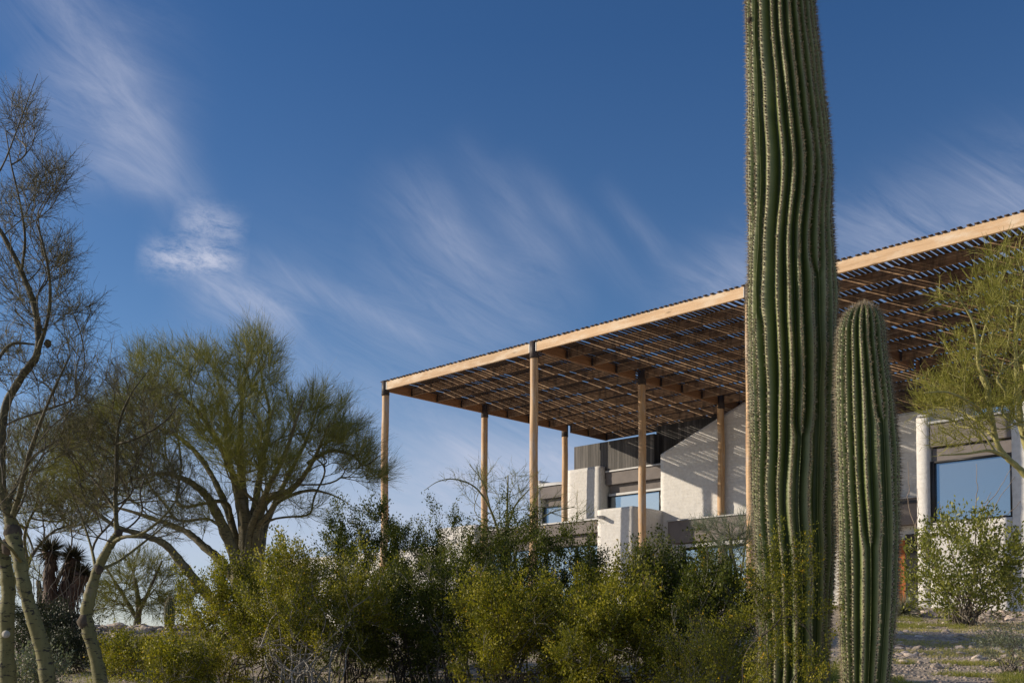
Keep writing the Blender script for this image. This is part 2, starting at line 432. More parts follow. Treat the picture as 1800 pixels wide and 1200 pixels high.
M['yuccatrunk'] = bark("shaggy_trunk", (.04, .022, .014), (.12, .065, .04))
M['bark_r'] = bark("bright_palo_verde_bark", (.25, .23, .07), (.42, .38, .15))
M['knot'] = simple("pruning_scar", (.09, .07, .05), .9, 0, 12, .5, .5)
M['scar'] = simple("pale_cut_wood", (.42, .40, .36), .9, 0, 25, .3, .3)

def cactus_mat():
    m, nt, b, out = newmat("saguaro_skin")
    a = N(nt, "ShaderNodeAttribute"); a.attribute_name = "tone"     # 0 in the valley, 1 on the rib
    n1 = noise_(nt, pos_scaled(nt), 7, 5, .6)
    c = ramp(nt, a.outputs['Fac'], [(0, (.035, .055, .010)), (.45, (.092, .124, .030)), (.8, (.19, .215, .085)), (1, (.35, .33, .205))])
    c = mixc(nt, 1.0, c, ramp(nt, n1, [(.3, (.75, .78, .8)), (.7, (1.2, 1.15, 1.05))]), 'MULTIPLY')
    n2 = noise_(nt, pos_scaled(nt, (1, 1, .5)), 2.2, 4)
    c = mixc(nt, ramp(nt, n2, [(.56, (0,) * 3), (.75, (.45,) * 3)]), c, (.15, .165, .10))
    n3 = noise_(nt, pos_scaled(nt, (30, 30, 60)), 1.0, 2)
    c = mixc(nt, ramp(nt, n3, [(.70, (0,) * 3), (.78, (.5,) * 3)]), c, (.24, .21, .14))
    nt.links.new(c, b.inputs['Base Color']); b.inputs['Roughness'].default_value = .5; b.inputs['Specular IOR Level'].default_value = .35
    bump(nt, b, noise_(nt, pos_scaled(nt, (1, 1, 2.5)), 26, 4), .25, .01)
    return m
M['cactus'] = cactus_mat()
M['areole'] = simple("areole_wool", (.05, .04, .032), .95)

# ------------------------------------------------------------------ ground
def build_ground():
    ds = np.concatenate([np.linspace(-40, 4, 16), np.linspace(5, 34, 150), np.linspace(35, 80, 40), np.geomspace(90, 4500, 22)])
    xs = np.concatenate([-np.geomspace(4500, 26, 22), np.linspace(-24, 24, 200), np.geomspace(26, 4500, 22)])
    V = []
    for d in ds:
        for x in xs:
            p = cam_xyz(x, d); V.append((p[0], p[1], gz(p[0], p[1])))
    n = len(xs); i, j = np.meshgrid(np.arange(len(ds) - 1), np.arange(n - 1), indexing='ij')
    a = (i * n + j).ravel(); F = np.stack([a, a + 1, a + 1 + n, a + n], 1)
    o = np_mesh("ground", np.array(V), [F], M['ground'], smooth=True); tag(o, kind="structure")
build_ground()

# ------------------------------------------------------------------ pergola
A, B, H, HB = 7.56, 5.0, 9.618, 9.31
def build_pergola():
    root = empty("timber_pergola", (0, 0, 1.3), "tall timber pergola with slatted roof on peeled log posts beside the white house", "pergola")
    nb = 4; XL = A * nb; YL = 12.55
    px = {(0, 0): (.10, 0), (0, 1): (0.07, B), (0, 2): (-.16, 2 * B), (1, 0): (A - .18, 0), (1, 1): (A + .2, B), (1, 2): (A + .08, 2 * B)}
    def post(x, y, rb=.14, rt=.126):
        g = Geo(); zb = gz(x, y) - .3 if y < 9 else 2.0
        n = 26; zs = np.linspace(zb, H - .05, n)
        P = np.array([(x + .012 * math.sin(z * 1.7 + x), y + .012 * math.cos(z * 1.3 + y), z) for z in zs])
        limb_tube(g, P, np.linspace(rb, rt, n), 20, .05)
        o = g.build("post", M['post'], root, True)
        g = Geo(); limb_tube(g, [(x, y, z) for z in (H - .50, H - .495, H + .03, H + .034)], [.134, .142, .142, .13], 24, 0)
        c = g.build("metal_cap", M['steel'], o, False)
        g = Geo(); limb_tube(g, [(x, y, z) for z in (H - .44, H - .425)], [.149, .149], 24, 0); g.build("band", M['steel'], c)
    for i in range(nb + 1):
        for j in range(3):
            if (i, j) in ((2, 2), (3, 2), (3, 1), (4, 1), (4, 2)): continue
            x, y = px.get((i, j), (i * A, j * B)); post(x, y)
    for i in range(nb):      # fascia between the front posts
        x0 = px.get((i, 0), (i * A, 0))[0] + .15; x1 = px.get((i + 1, 0), ((i + 1) * A, 0))[0] - .15
        box("fascia_beam", x0, x1, -.075, .0, HB, H - .004, M['fascia'], root, .006)
        box("hanger_plate", x0 - .018, x0 + .004, -.085, .05, HB + .01, H - .03, M['alu'], root, 0)
        box("hanger_plate", x1 - .004, x1 + .018, -.085, .05, HB + .01, H - .03, M['alu'], root, 0)
    for i in range(nb + 1):  # cross beams run back from each post, in pieces between the posts
        ys = [0.0, B, 2 * B, YL] + ([17.55] if i else [])
        for k in range(len(ys) - 1):
            y0 = ys[k] + (.15 if k or 1 else 0); y1 = ys[k + 1] - (.15 if k < 2 else 0)
            w = .045
            box("cross_beam", i * A - w + (.04 if i == 0 else 0), i * A + w + (.04 if i == 0 else 0), y0, y1, HB - .004, H - .008, M['beam'], root, .005)
    for i in range(nb):
        for k in range(1, 11 if i == 0 else 15):
            y = k * 1.25
            x0, x1 = i * A + .09, (i + 1) * A - .05
            if k in (4, 8): x0 += .10; x1 -= .10
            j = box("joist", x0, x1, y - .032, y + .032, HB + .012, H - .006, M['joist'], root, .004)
            box("hanger", x0 - .006, x0 + .06, y - .044, y + .044, HB + .004, H - .03, M['steel'], j, 0)
            box("hanger", x1 - .06, x1 + .006, y - .044, y + .044, HB + .004, H - .03, M['steel'], j, 0)
    g = Geo(); x = -.06; k = 0
    rr = random.Random(5)
    while x < XL + .1:
        w = .100 + rr.uniform(-.003, .003); y1 = YL + .12 + rr.uniform(-.01, .01)
        z = H + rr.uniform(0, .004); y1 = y1 + (5 if x > A else 0); ys = [-.12 + rr.uniform(-.015, .01)]
        while ys[-1] < y1 - 3: ys.append(ys[-1] + rr.uniform(3, 4.6))
        ys.append(y1)
        for a, b in zip(ys[:-1], ys[1:]):
            box_geo(g, x, x + w, a, b - .006, z, z + .026)
        x += w + rr.choice([.052, .058, .062, .066, .072, .096, .120]); k += 1
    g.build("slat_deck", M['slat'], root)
build_pergola()

# ------------------------------------------------------------------ house
def build_house():
    root = empty("white_block_house", (10, 12, 1.4), "white painted block house with grey stucco bands and dark clad upper storey behind the pergola", "house")
    W = lambda n, *a, **k: block_wall(n, *a, M['block'], root, **k)
    def window(x0, x1, y, z0, z1, glass, parent=root, fw=.07, mull=None, dep=.12):
        g = Geo()
        box_geo(g, x0, x0 + fw, y - .03, y + dep, z0, z1); box_geo(g, x1 - fw * .6, x1, y - .03, y + dep, z0, z1)
        box_geo(g, x0 + fw, x1 - fw * .6, y - .027, y + dep, z1 - .05, z1); box_geo(g, x0 + fw, x1 - fw * .6, y - .027, y + dep, z0, z0 + .05)
        for mx in (mull or []): box_geo(g, mx - .03, mx + .03, y - .024, y + dep, z0 + .05, z1 - .05)
        f = g.build("window", M['frame'], parent)
        gg = Geo(); gg.add(np.array([(x0 + fw - .01, y + .05, z0 + .04), (x1 - fw * .6 + .01, y + .05, z0 + .04), (x1 - fw * .6 + .01, y + .05, z1 - .04), (x0 + fw - .01, y + .05, z1 - .04)]), np.array([(0, 1, 2, 3)]))
        gg.build("pane", glass, f)
        return f
    # great wall with sloping top
    x_a, x_b = 4.73, 8.5
    def top(x): return 7.80 + (9.27 - 7.80) * (x - x_a) / (x_b - x_a) if x < x_b else (9.27 if x < 12.6 else 7.95)
    W("wall", x_a, 16.85, 10.17, 10.5, 2.0, 9.25, top=top)
    # white pier block at the left of the upper storey
    W("wall", -0.582, 1.219, 10.669, 12.809, 1.99, 7.82)
    # grey band with coping over the middle window
    box("stucco_band", 1.278, 5.038, 10.97, 12.737, 7.021, 7.547, M['stucco'], root, .01)
    box("coping", 1.28, 5.038, 10.91, 12.757, 7.55, 7.621, M['alu'], root, .008)
    box("stucco_band", 1.364, 5.038, 11.168, 11.446, 6.584, 7.017, M['stucco'], root, .006)
    window(1.285, 5.038, 11.148, 5.511, 6.579, M['glass_pale'], mull=[3.966])
    box("pale_header", 1.364, 4.76, 11.079, 11.114, 6.554, 6.653, M['alu'], root, .004)
    box("drape", 4.015, 4.681, 11.188, 11.193, 5.581, 6.524, M['curtain'], root, 0)
    # dark clad tower
    box("cladding", -.51, 3.80, 11.0, 15.9, 7.3, 8.88, M['clad'], root, .01)
    box("cladding", 3.45, 8.6, 11.6, 16, 7.3, 9.303, M['clad'], root, .01)
    box("cladding", 4.6, 4.72, 10.7, 12.29, 7.3, 7.72, M['clad'], root, .01)
    # far left upper piece
    W("wall", -4.25, -4.0, 12.6, 14.6, 2.0, 7.98)
    box("stucco_band", -4.0, -.745, 12.62, 15, 7.10, 7.66, M['stucco'], root, .01)
    g = Geo(); g.add(np.array([(-4.2, 12.55, 7.84), (-.76, 12.55, 7.70), (-.76, 12.75, 7.70), (-4.2, 12.75, 7.84), (-4.2, 12.55, 7.663), (-.76, 12.55, 7.663), (-.76, 12.75, 7.663), (-4.2, 12.75, 7.663)]),
                     np.array([(0, 1, 2, 3), (4, 5, 1, 0), (5, 6, 2, 1), (6, 7, 3, 2), (7, 4, 0, 3)])); g.build("coping", M['alu'], root)
    box("stucco_band", -3.75, -.75, 12.85, 13, 6.75, 7.09, M['stucco'], root, .01)
    window(-3.98, -.76, 12.8, 5.0, 6.74, M['glass'], mull=[-2.2])
    # lower storey, left
    box("roof", -3.779, 3.077, 8.813, 13.367, 4.963, 5.137, M['lid'], root, 0)
    box("stucco_band", -3.677, 3.031, 8.557, 8.803, 4.728, 5.219, M['stucco'], root, .01)
    box("coping", -3.728, 3.037, 8.496, 8.864, 5.222, 5.286, M['alu'], root, .006)
    box("stucco_band", -3.626, 3.031, 8.762, 8.966, 4.298, 4.708, M['stucco'], root, .01)
    window(-3.575, 3.031, 8.762, 1.944, 4.293, M['glass'], mull=[-1.937, -0.095, 1.542])
    W("wall", -6.235, -3.738, 8.25, 13.265, 0.614, 5.526)
    # low wing further left
    W("wall", -23.224, -6.246, 8.506, 8.864, -0.307, 4.79)
    # box with scupper
    W("wall", 3.057, 4.797, 8.301, 10.972, 1.023, 5.567)
    bx = box("scupper", 3.303, 3.405, 7.943, 8.291, 5.178, 5.219, M['alu'], root, .003)
    box("scupper_side", 3.287, 3.301, 7.963, 8.291, 5.178, 5.291, M['alu'], bx, .002)
    box("scupper_side", 3.407, 3.42, 7.963, 8.291, 5.178, 5.291, M['alu'], bx, .002)
    box("scupper_mouth", 3.313, 3.395, 8.168, 8.296, 5.222, 5.311, M['dark'], bx, .002)
    # lower storey, right of the box
    box("coping", 5.40, 16.65, 9.64, 10.16, 5.03, 5.085, M['alu'], root, .006)
    box("stucco_band", 5.40, 16.65, 9.70, 9.95, 4.18, 5.026, M['stucco'], root, .01)
    box("frame_band", 13.0, 16.65, 9.66, 9.698, 4.86, 4.96, M['frame'], root, .003)
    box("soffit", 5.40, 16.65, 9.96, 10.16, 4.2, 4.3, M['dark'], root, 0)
    box("header", 5.6, 9.6, 9.72, 9.80, 3.98, 4.12, M['alu'], root, .01)
    window(5.9, 9.4, 10.0, 1.6, 3.97, M['glass_pale'], mull=[7.8, 8.0])
    W("wall", 9.45, 13.1, 9.9, 10.16, 1.0, 4.15)
    box("orange_panel", 13.15, 14.72, 10.0, 10.06, 1.4, 3.72, M['orange'], root, .004)
    box("dark_screen", 14.74, 16.65, 9.95, 10.02, 1.4, 3.9, M['dark'], root, .004)
    # right wing with the big square window
    yw = 3.92; xl = 17.807
    W("wall", xl, xl + .33, yw, 12, .8, 6.33)
    box("metal_cap_flashing", xl + .055, xl + .295, yw - .05, yw + .3, 6.335, 6.405, M['alu'], root, .01)
    W("wall", xl + .333, 20.254, yw + .01, yw + .31, .8, 3.46)
    W("wall", 20.27, 31.0, yw, yw + .33, .8, 6.35)
    box("stucco_band", xl + .34, 20.263, yw + .03, yw + .33, 5.50, 6.11, M['stucco'], root, .01)
    box("coping", xl + .34, 20.263, yw - .03, yw + .38, 6.113, 6.18, M['alu'], root, .01)
    box("stucco_band", xl + .40, 20.256, yw + .13, yw + .28, 5.12, 5.465, M['stucco'], root, .006)
    window(xl + .34, 20.263, yw + .10, 3.465, 5.115, M['glass'], fw=.11)
    box("roof", xl + .28, 30.9, yw + .34, 12, 5.8, 5.9, M['lid'], root, 0)
build_house()

# ------------------------------------------------------------------ cacti
def cactus(name, base, prof, ribs, inserts, label, group=None, lean=None, spine_len=.022, areole=.018, depth=.21, per=10, dz=.03, seed=1, spn=9, visible_only=True, centre=None):
    """prof: list of (z above base, radius); inserts: {rib index: (z0, above)}: the rib exists only above / below z0"""
    rg = np.random.default_rng(seed)
    root = empty(name, tuple(base), label, "cactus", group)
    zt = prof[-1][0]; zs = list(np.arange(0, zt - .25, dz)) + list(zt - .25 * (1 - np.sin(np.linspace(0, math.pi / 2, 16))))
    zs = np.array(sorted(set(np.round(zs, 4)))); nz = len(zs)
    pr = np.interp(zs, [a for a, b in prof], [b for a, b in prof])
    cxs = np.interp(zs, [c[0] for c in centre], [c[1] for c in centre]) if centre else np.zeros(nz)
    k = 5 if dz > .025 else 7
    prs = np.convolve(np.pad(pr, k, mode='edge'), np.ones(2 * k + 1) / (2 * k + 1), 'valid'); mask = zs < zt - .3; pr = np.where(mask, prs, pr)
    cxs2 = np.convolve(np.pad(cxs, k, mode='edge'), np.ones(2 * k + 1) / (2 * k + 1), 'valid'); cxs = cxs2
    W = np.ones((nz, ribs)) * (1 + .12 * rg.normal(size=ribs))[None]
    for r in range(ribs):
        ph = rg.uniform(0, 6, 3)
        W[:, r] *= 1 + .06 * np.sin(zs * 2.1 + ph[0]) + .045 * np.sin(zs * 4.6 + ph[1]) + .015 * np.sin(zs * 11 + ph[2])
    for r, (z0, above) in inserts.items():
        s = (zs - z0) if above else (z0 - zs)
        f = np.clip(s / .10, 0.004, 1) ** .5; w0 = W[:, r].copy(); W[:, r] = w0 * f
        W[:, (r + 1) % ribs] += w0 * (1 - f) * .5; W[:, (r - 1) % ribs] += w0 * (1 - f) * .5
    E = np.concatenate([np.zeros((nz, 1)), np.cumsum(W, 1)], 1); E = E / E[:, -1:] * 2 * math.pi
    E += (.05 * np.sin(zs * 1.1 + seed) + .022 * np.sin(zs * 3.7 + seed * 2) + .012 * np.sin(zs * 8.3 + seed))[:, None]
    # view-facing start angle so that the seam lies on the far side
    a0 = math.atan2(FW[1], FW[0]); E += a0
    V = np.zeros((nz, ribs * per, 3)); T = np.zeros((nz, ribs * per))
    u = np.arange(per) / per
    shp = np.abs(2 * u - 1) ** 1.7           # 1 in the valley, 0 on the crest
    wavy = 1 + .012 * np.sin(zs[:, None] * 7 + rg.uniform(0, 6, ribs)[None]) + .010 * np.sin(zs[:, None] * 17 + rg.uniform(0, 6, ribs)[None]) + .006 * rg.normal(size=(nz, ribs)) * 0
    for r in range(ribs):
        w = (E[:, r + 1] - E[:, r]); th = E[:, r:r + 1] + w[:, None] * u[None]
        rel = np.clip(w / (2 * math.pi / ribs), 0, 1.1)[:, None]
        dd = depth * rel ** .7
        rr = pr[:, None] * (1 - dd * shp[None]) * wavy[:, r:r + 1]
        V[:, r * per:(r + 1) * per, 0] = rr * np.cos(th) + cxs[:, None] * RT[0]; V[:, r * per:(r + 1) * per, 1] = rr * np.sin(th) + cxs[:, None] * RT[1]
        V[:, r * per:(r + 1) * per, 2] = zs[:, None]
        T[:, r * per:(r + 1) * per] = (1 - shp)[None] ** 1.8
    n = ribs * per
    i, j = np.meshgrid(np.arange(nz - 1), np.arange(n), indexing='ij'); i = i.ravel(); j = j.ravel(); j2 = (j + 1) % n
    F = np.stack([i * n + j, i * n + j2, (i + 1) * n + j2, (i + 1) * n + j], 1)
    Vb = V.reshape(-1, 3) + np.asarray(base)
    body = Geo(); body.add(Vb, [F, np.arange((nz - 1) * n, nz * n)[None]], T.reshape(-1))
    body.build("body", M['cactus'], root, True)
    # areoles and spines along each crest
    P = []; Nn = []; Tg = []
    for r in range(ribs):
        c = V[:, r * per + per // 2, :] + 0
        w = (E[:, r + 1] - E[:, r]) / (2 * math.pi / ribs)
        # arc-length spacing so the dome is covered too
        sl = np.concatenate([[0], np.cumsum(np.linalg.norm(np.diff(c, axis=0), axis=1))])
        s = areole * rg.uniform(0, 1)
        ss = np.arange(s, sl[-1], areole); ss = ss + rg.normal(size=len(ss)) * areole * .12
        q = np.stack([np.interp(ss, sl, c[:, a]) for a in range(3)], 1); ww = np.interp(ss, sl, w)
        cc = np.interp(q[:, 2], zs, cxs)
        cen = np.stack([cc * RT[0], cc * RT[1], q[:, 2]], 1)
        nn = norm(q - cen); slope = -np.gradient(pr, zs); sz = np.interp(q[:, 2], zs, np.clip(slope, -.3, 8)); nn = norm(nn + np.array([0, 0, 1.0])[None] * sz[:, None])
        ok = ww > .35
        P.append(q[ok] + np.asarray(base)); Nn.append(nn[ok])
    P = np.concatenate(P); Nn = np.concatenate(Nn)
    if visible_only:   # the far side of the stem is never in view; keep a margin past the silhouette
        v = (Nn @ (-FW)) > -.55; P = P[v]; Nn = Nn[v]
    P = P + rg.normal(size=P.shape) * .0012
    m = len(P)
    # woolly areole: small flattened octahedra
    a = Geo(); s = .0052 * (spine_len / .022)
    uu, vv = perp(Nn)
    oc = np.stack([P + Nn * s * .9, P + uu * s, P + vv * s * 1.3, P - uu * s, P - vv * s * 1.3], 1).reshape(-1, 3)
    b = (np.arange(m) * 5)[:, None, None]
    Fo = (b + np.array([(0, 1, 2), (0, 2, 3), (0, 3, 4), (0, 4, 1)])[None]).reshape(-1, 3)
    a.add(oc, Fo, .3); ao = a.build("areoles", M['areole'], root); ao["kind"] = "stuff"
    g = Geo()
    for kk in range(spn):
        ang = rg.uniform(0, 2 * math.pi, m); tilt = rg.uniform(.35, 1.35, m) if kk > 1 else rg.uniform(0.0, .5, m)
        d = Nn * np.cos(tilt)[:, None] + (uu * np.cos(ang)[:, None] + vv * np.sin(ang)[:, None]) * np.sin(tilt)[:, None]
        L = spine_len * (rg.uniform(.45, .9, m) if kk > 1 else rg.uniform(.8, 1.5, m))
        d[:, 2] -= .12
        tn = np.clip(rg.normal(.62, .22, m), 0, 1) if kk > 1 else np.clip(rg.normal(.45, .2, m), 0, 1)
        seg_tubes(g, P, P + norm(d) * L[:, None], (.00125 if visible_only else .001) * spine_len / .022, .00035, 3, tn)
    so = g.build("spines", M['spine'], root); so["kind"] = "stuff"
    return root

# giant saguaro
D1 = 6.5; sc1 = D1 / FPX
def zpx(y, D): return float(at(900, y, D)[2])
base1 = at(1392, 1144, D1); base1[2] = gz(base1[0], base1[1]) - .05
prof_px0 = [(-60, 58, 1372), (0, 60.5, 1376.5), (60, 64, 1380), (150, 67, 1385.5), (250, 74, 1390), (300, 76.5, 1391.5), (360, 75, 1392), (412, 73, 1393), (487, 79.5, 1394.5), (562, 79.5, 1394.5), (637, 78, 1394), (712, 75, 1392), (800, 74, 1393), (908, 72.5, 1396), (1000, 69, 1396), (1117, 62.5, 1393), (1200, 60, 1391), (1330, 57, 1390)]
prof_px = [(y, hw * .975, c + 2.5) for y, hw, c in prof_px0]
prof = sorted([(zpx(y, D1) - base1[2], hw * sc1) for y, hw, c in prof_px]); prof = [(0, prof[0][1])] + [q for q in prof if q[0] > .02]
cen = sorted([(zpx(y, D1) - base1[2], (c - 1392) * sc1) for y, hw, c in prof_px])
top = prof[-1][0]
prof += [(top + .45, .185), (top + .75, .165), (top + .92, .13), (top + 1.02, .07), (top + 1.06, .012)]
GIANT = cactus("saguaro", base1, prof, 25, {14: (zpx(498, D1) - base1[2], True), 12: (zpx(775, D1) - base1[2], True), 8: (zpx(560, D1) - base1[2], False), 4: (2.2, True)},
       "giant saguaro trunk rising past the top of the frame beside the shorter one", seed=3, centre=cen, spn=13)
bh = at(1318, 36, D1 - .05)
gk = Geo(); limb_tube(gk, [bh + np.array([0, 0, dz_]) for dz_ in (-.022, -.015, 0, .015, .022)], [.004, .014, .018, .013, .003], 10, .4)
gk.build("scar", M['knot'], GIANT, True)
# shorter saguaro
D2 = 6.02; sc2 = D2 / FPX
base2 = at(1526, 1144, D2); base2[2] = gz(base2[0], base2[1]) - .05
pp_ = [(532, 3, 1521), (536, 14, 1521), (545, 29, 1520), (560, 38, 1517), (580, 43, 1516), (600, 43, 1517), (637, 46.5, 1519), (675, 49, 1520), (712, 52, 1522), (783, 54.5, 1527), (867, 54.5, 1527.5), (950, 53, 1527), (1033, 51.5, 1524), (1117, 47.5, 1521), (1200, 40, 1518.5), (1300, 36, 1517)]
pp = [(y, hw * .955, c + 3) for y, hw, c in pp_]
prof2 = sorted([(zpx(y, D2) - base2[2], hw * sc2) for y, hw, c in pp]); prof2 = [(0, prof2[0][1])] + [q for q in prof2 if q[0] > .02]
cen2 = sorted([(zpx(y, D2) - base2[2], (c - 1526) * sc2) for y, hw, c in pp])
cactus("saguaro", base2, prof2, 22, {12: (zpx(746, D2) - base2[2], True), 10: (zpx(960, D2) - base2[2], True), 14: (zpx(1135, D2) - base2[2], True)},
       "shorter round topped saguaro standing right against the giant one", seed=8, centre=cen2, spn=8, areole=.017)
# small ones further off
b3 = at(298, 1100, 19); b3[2] = gz(b3[0], b3[1]) - .05
cactus("saguaro", b3, [(0, .07), (.1, .085), (.4, .088), (.52, .07), (.58, .04), (.60, .01)], 15, {}, "small stubby cactus on the stony rise between the left hand trees", seed=4, areole=.03, spine_len=.03, per=6, spn=6)
b4 = at(1119, 1060, 14); b4[2] = gz(b4[0], b4[1]) - .05
cactus("saguaro", b4, [(0, .055), (.3, .066), (1.15, .068), (1.32, .05), (1.38, .02), (1.39, .005)], 14, {}, "slim young cactus poking out of the bushes in front of a log post", seed=6, areole=.03, spine_len=.03, per=6, spn=6)

# ------------------------------------------------------------------ camera, light, world
def camera():
    cd = bpy.data.cameras.new("camera"); o = bpy.data.objects.new("camera", cd); scene.collection.objects.link(o)
    cd.sensor_width = 36; cd.lens = FPX / 1800 * 36; cd.shift_y = (CYPX - 600) / 1800
    cd.clip_start = .1; cd.clip_end = 12000
    f = FW * math.cos(PITCH) + UPV * math.sin(PITCH); u = -FW * math.sin(PITCH) + UPV * math.cos(PITCH)
    r2 = RT * math.cos(ROLL) + u * math.sin(ROLL); u2 = -RT * math.sin(ROLL) + u * math.cos(ROLL)
    m = Matrix((r2, u2, -f)).transposed().to_4x4(); m.translation = Vector(CAM); o.matrix_world = m
    scene.camera = o
camera()
SUN = np.array([-1.32, -1.0, .607]); SUN = SUN / np.linalg.norm(SUN)      # towards the sun
SEL = math.asin(SUN[2]); SAZ = math.atan2(SUN[0], SUN[1])
sd = bpy.data.lights.new("sun", 'SUN'); so = bpy.data.objects.new("sun", sd); scene.collection.objects.link(so)
sd.energy = 5.0; sd.angle = R(.53); sd.color = (1.0, .86, .67)
so.rotation_euler = Vector(SUN).to_track_quat('Z', 'Y').to_euler()

def world():
    w = bpy.data.worlds.new("World"); scene.world = w; w.use_nodes = True; nt = w.node_tree; nt.nodes.clear()
    out = nt.nodes.new("ShaderNodeOutputWorld"); bg = nt.nodes.new("ShaderNodeBackground"); bg.inputs[1].default_value = .105
    sky = nt.nodes.new("ShaderNodeTexSky"); sky.sky_type = 'NISHITA'; sky.sun_disc = False
    sky.sun_elevation = SEL; sky.sun_rotation = SAZ; sky.altitude = 700; sky.air_density = 1.0; sky.dust_density = .35; sky.ozone_density = 2.2
    tc = nt.nodes.new("ShaderNodeTexCoord")
    # direction expressed in compass axes of the view heading, flattened to a high cloud layer
    def dot(v):
        n = nt.nodes.new("ShaderNodeVectorMath"); n.operation = 'DOT_PRODUCT'; nt.links.new(tc.outputs['Generated'], n.inputs[0]); n.inputs[1].default_value = tuple(v); return n.outputs['Value']
    a, b, c = dot(RT), dot(FW), dot(UPV)
    bb = math_(nt, 'MAXIMUM', b, .05)
    U = math_(nt, 'DIVIDE', a, bb); V = math_(nt, 'DIVIDE', c, bb)      # tangent-plane coordinates of the northern half of the sky
    def uv(px, py):
        p = at(px, py, 1.0) - CAM; return float(p @ RT), float(p[2])
    front = math_(nt, 'GREATER_THAN', b, .05)
    def streak(px0, py0, px1, py1, w0, w1, edge=1.0, endfade=.12):
        """soft elongated wisp from one sky position to another"""
        x0, y0 = uv(px0, py0); x1, y1 = uv(px1, py1); L = math.hypot(x1 - x0, y1 - y0); dx, dy = (x1 - x0) / L, (y1 - y0) / L
        s = math_(nt, 'ADD', math_(nt, 'MULTIPLY', math_(nt, 'SUBTRACT', U, x0), dx), math_(nt, 'MULTIPLY', math_(nt, 'SUBTRACT', V, y0), dy))
        t = math_(nt, 'SUBTRACT', math_(nt, 'MULTIPLY', math_(nt, 'SUBTRACT', V, y0), dx), math_(nt, 'MULTIPLY', math_(nt, 'SUBTRACT', U, x0), dy))
        wv = math_(nt, 'ADD', w0 / 1916, math_(nt, 'MULTIPLY', s, (w1 - w0) / 1916 / L)); wv = math_(nt, 'MAXIMUM', wv, 8 / 1916)
        tt = math_(nt, 'DIVIDE', math_(nt, 'ADD', t, warp), wv)
        g = math_(nt, 'POWER', 2.718, math_(nt, 'MULTIPLY', math_(nt, 'MULTIPLY', tt, tt), -1.0))
        sa = math_(nt, 'DIVIDE', s, endfade * L, clamp=True); sb = math_(nt, 'DIVIDE', math_(nt, 'SUBTRACT', L, s), endfade * L, clamp=True)
        return math_(nt, 'MULTIPLY', g, math_(nt, 'MULTIPLY', math_(nt, 'SMOOTHSTEP', sa, 0., 1.) if False else sa, sb))
    cm = nt.nodes.new("ShaderNodeCombineXYZ"); nt.links.new(U, cm.inputs[0]); nt.links.new(V, cm.inputs[1])
    def tex(sc, rot, scale, detail=6, rough=.6, dist=0):
        cth, sth = math.cos(rot), math.sin(rot)
        s_ = math_(nt, 'ADD', math_(nt, 'MULTIPLY', U, cth * sc[0]), math_(nt, 'MULTIPLY', V, sth * sc[0]))
        t_ = math_(nt, 'ADD', math_(nt, 'MULTIPLY', U, -sth * sc[1]), math_(nt, 'MULTIPLY', V, cth * sc[1]))
        cb = nt.nodes.new("ShaderNodeCombineXYZ"); nt.links.new(s_, cb.inputs[0]); nt.links.new(t_, cb.inputs[1]); cb.inputs[2].default_value = rot * 3
        return noise_(nt, cb.outputs[0], scale, detail, rough, dist)
    wn = tex((1, 1, 1), 0, 5, 3); warp = math_(nt, 'MULTIPLY', math_(nt, 'SUBTRACT', wn, .5), .045)
    f1 = tex((1, 6, 1), R(-50), 6, 9, .68, .5)      # fibres falling to the right
    f2 = tex((1, 4.5, 1), R(-30), 8, 9, .7, .8)
    f3 = tex((1, 2.0, 1), R(-14), 46, 7, .72, .25)      # mottling
    fib = ramp(nt, f1, [(.28, (0.15,) * 3), (.7, (1,) * 3)]); fib2 = ramp(nt, f2, [(.3, (.12,) * 3), (.72, (1,) * 3)]); mot = ramp(nt, f3, [(.36, (.15,) * 3), (.60, (1,) * 3)])
    parts = []
    def addc(s, tex_, k): parts.append(math_(nt, 'MULTIPLY', math_(nt, 'MULTIPLY', s, tex_), k))
    addc(streak(-20, -160, 370, 420, 95, 44, endfade=.2), fib, .36)
    addc(streak(60, 60, 300, 330, 200, 90, endfade=.3), fib2, .26)
    addc(streak(235, 448, 440, 464, 30, 26, endfade=.35), mot, .80)
    addc(streak(300, 380, 440, 412, 40, 26, endfade=.3), mot, .46)
    addc(streak(300, 470, 540, 590, 40, 50, endfade=.3), fib2, .50)
    addc(streak(420, 440, 800, 640, 34, 18, endfade=.3), fib, .26)
    addc(streak(120, 280, 330, 350, 44, 24, endfade=.3), fib2, .26)
    addc(streak(620, 290, 1000, 590, 55, 34, endfade=.4), fib, .19)
    addc(streak(780, 220, 1050, 560, 34, 24, endfade=.4), fib, .18)
    addc(streak(700, 270, 860, 490, 36, 26, endfade=.4), fib, .16)
    addc(streak(880, 260, 1160, 560, 30, 22, endfade=.4), fib, .17)
    addc(streak(1040, 310, 1230, 530, 26, 18, endfade=.4), fib, .15)
    addc(streak(1120, 560, 1950, 320, 70, 110, endfade=.2), fib2, .44)
    addc(streak(700, 820, 1100, 800, 60, 50, endfade=.3), fib2, .45)
    addc(streak(300, 500, 900, 880, 200, 160, endfade=.3), fib2, .18)
    addc(streak(-300, 940, 1300, 960, 170, 170, endfade=.1), ramp(nt, f2, [(.2, (.65,) * 3), (.7, (1,) * 3)]), .70)
    addc(streak(600, 470, 1050, 560, 160, 120, endfade=.35), fib2, .22)
    tot = parts[0]
    for q in parts[1:]: tot = math_(nt, 'ADD', tot, q)
    # loose high haze everywhere else
    gm = nt.nodes.new("ShaderNodeMapping"); gm.inputs['Scale'].default_value = (2, 2, 6); nt.links.new(tc.outputs['Generated'], gm.inputs[0])
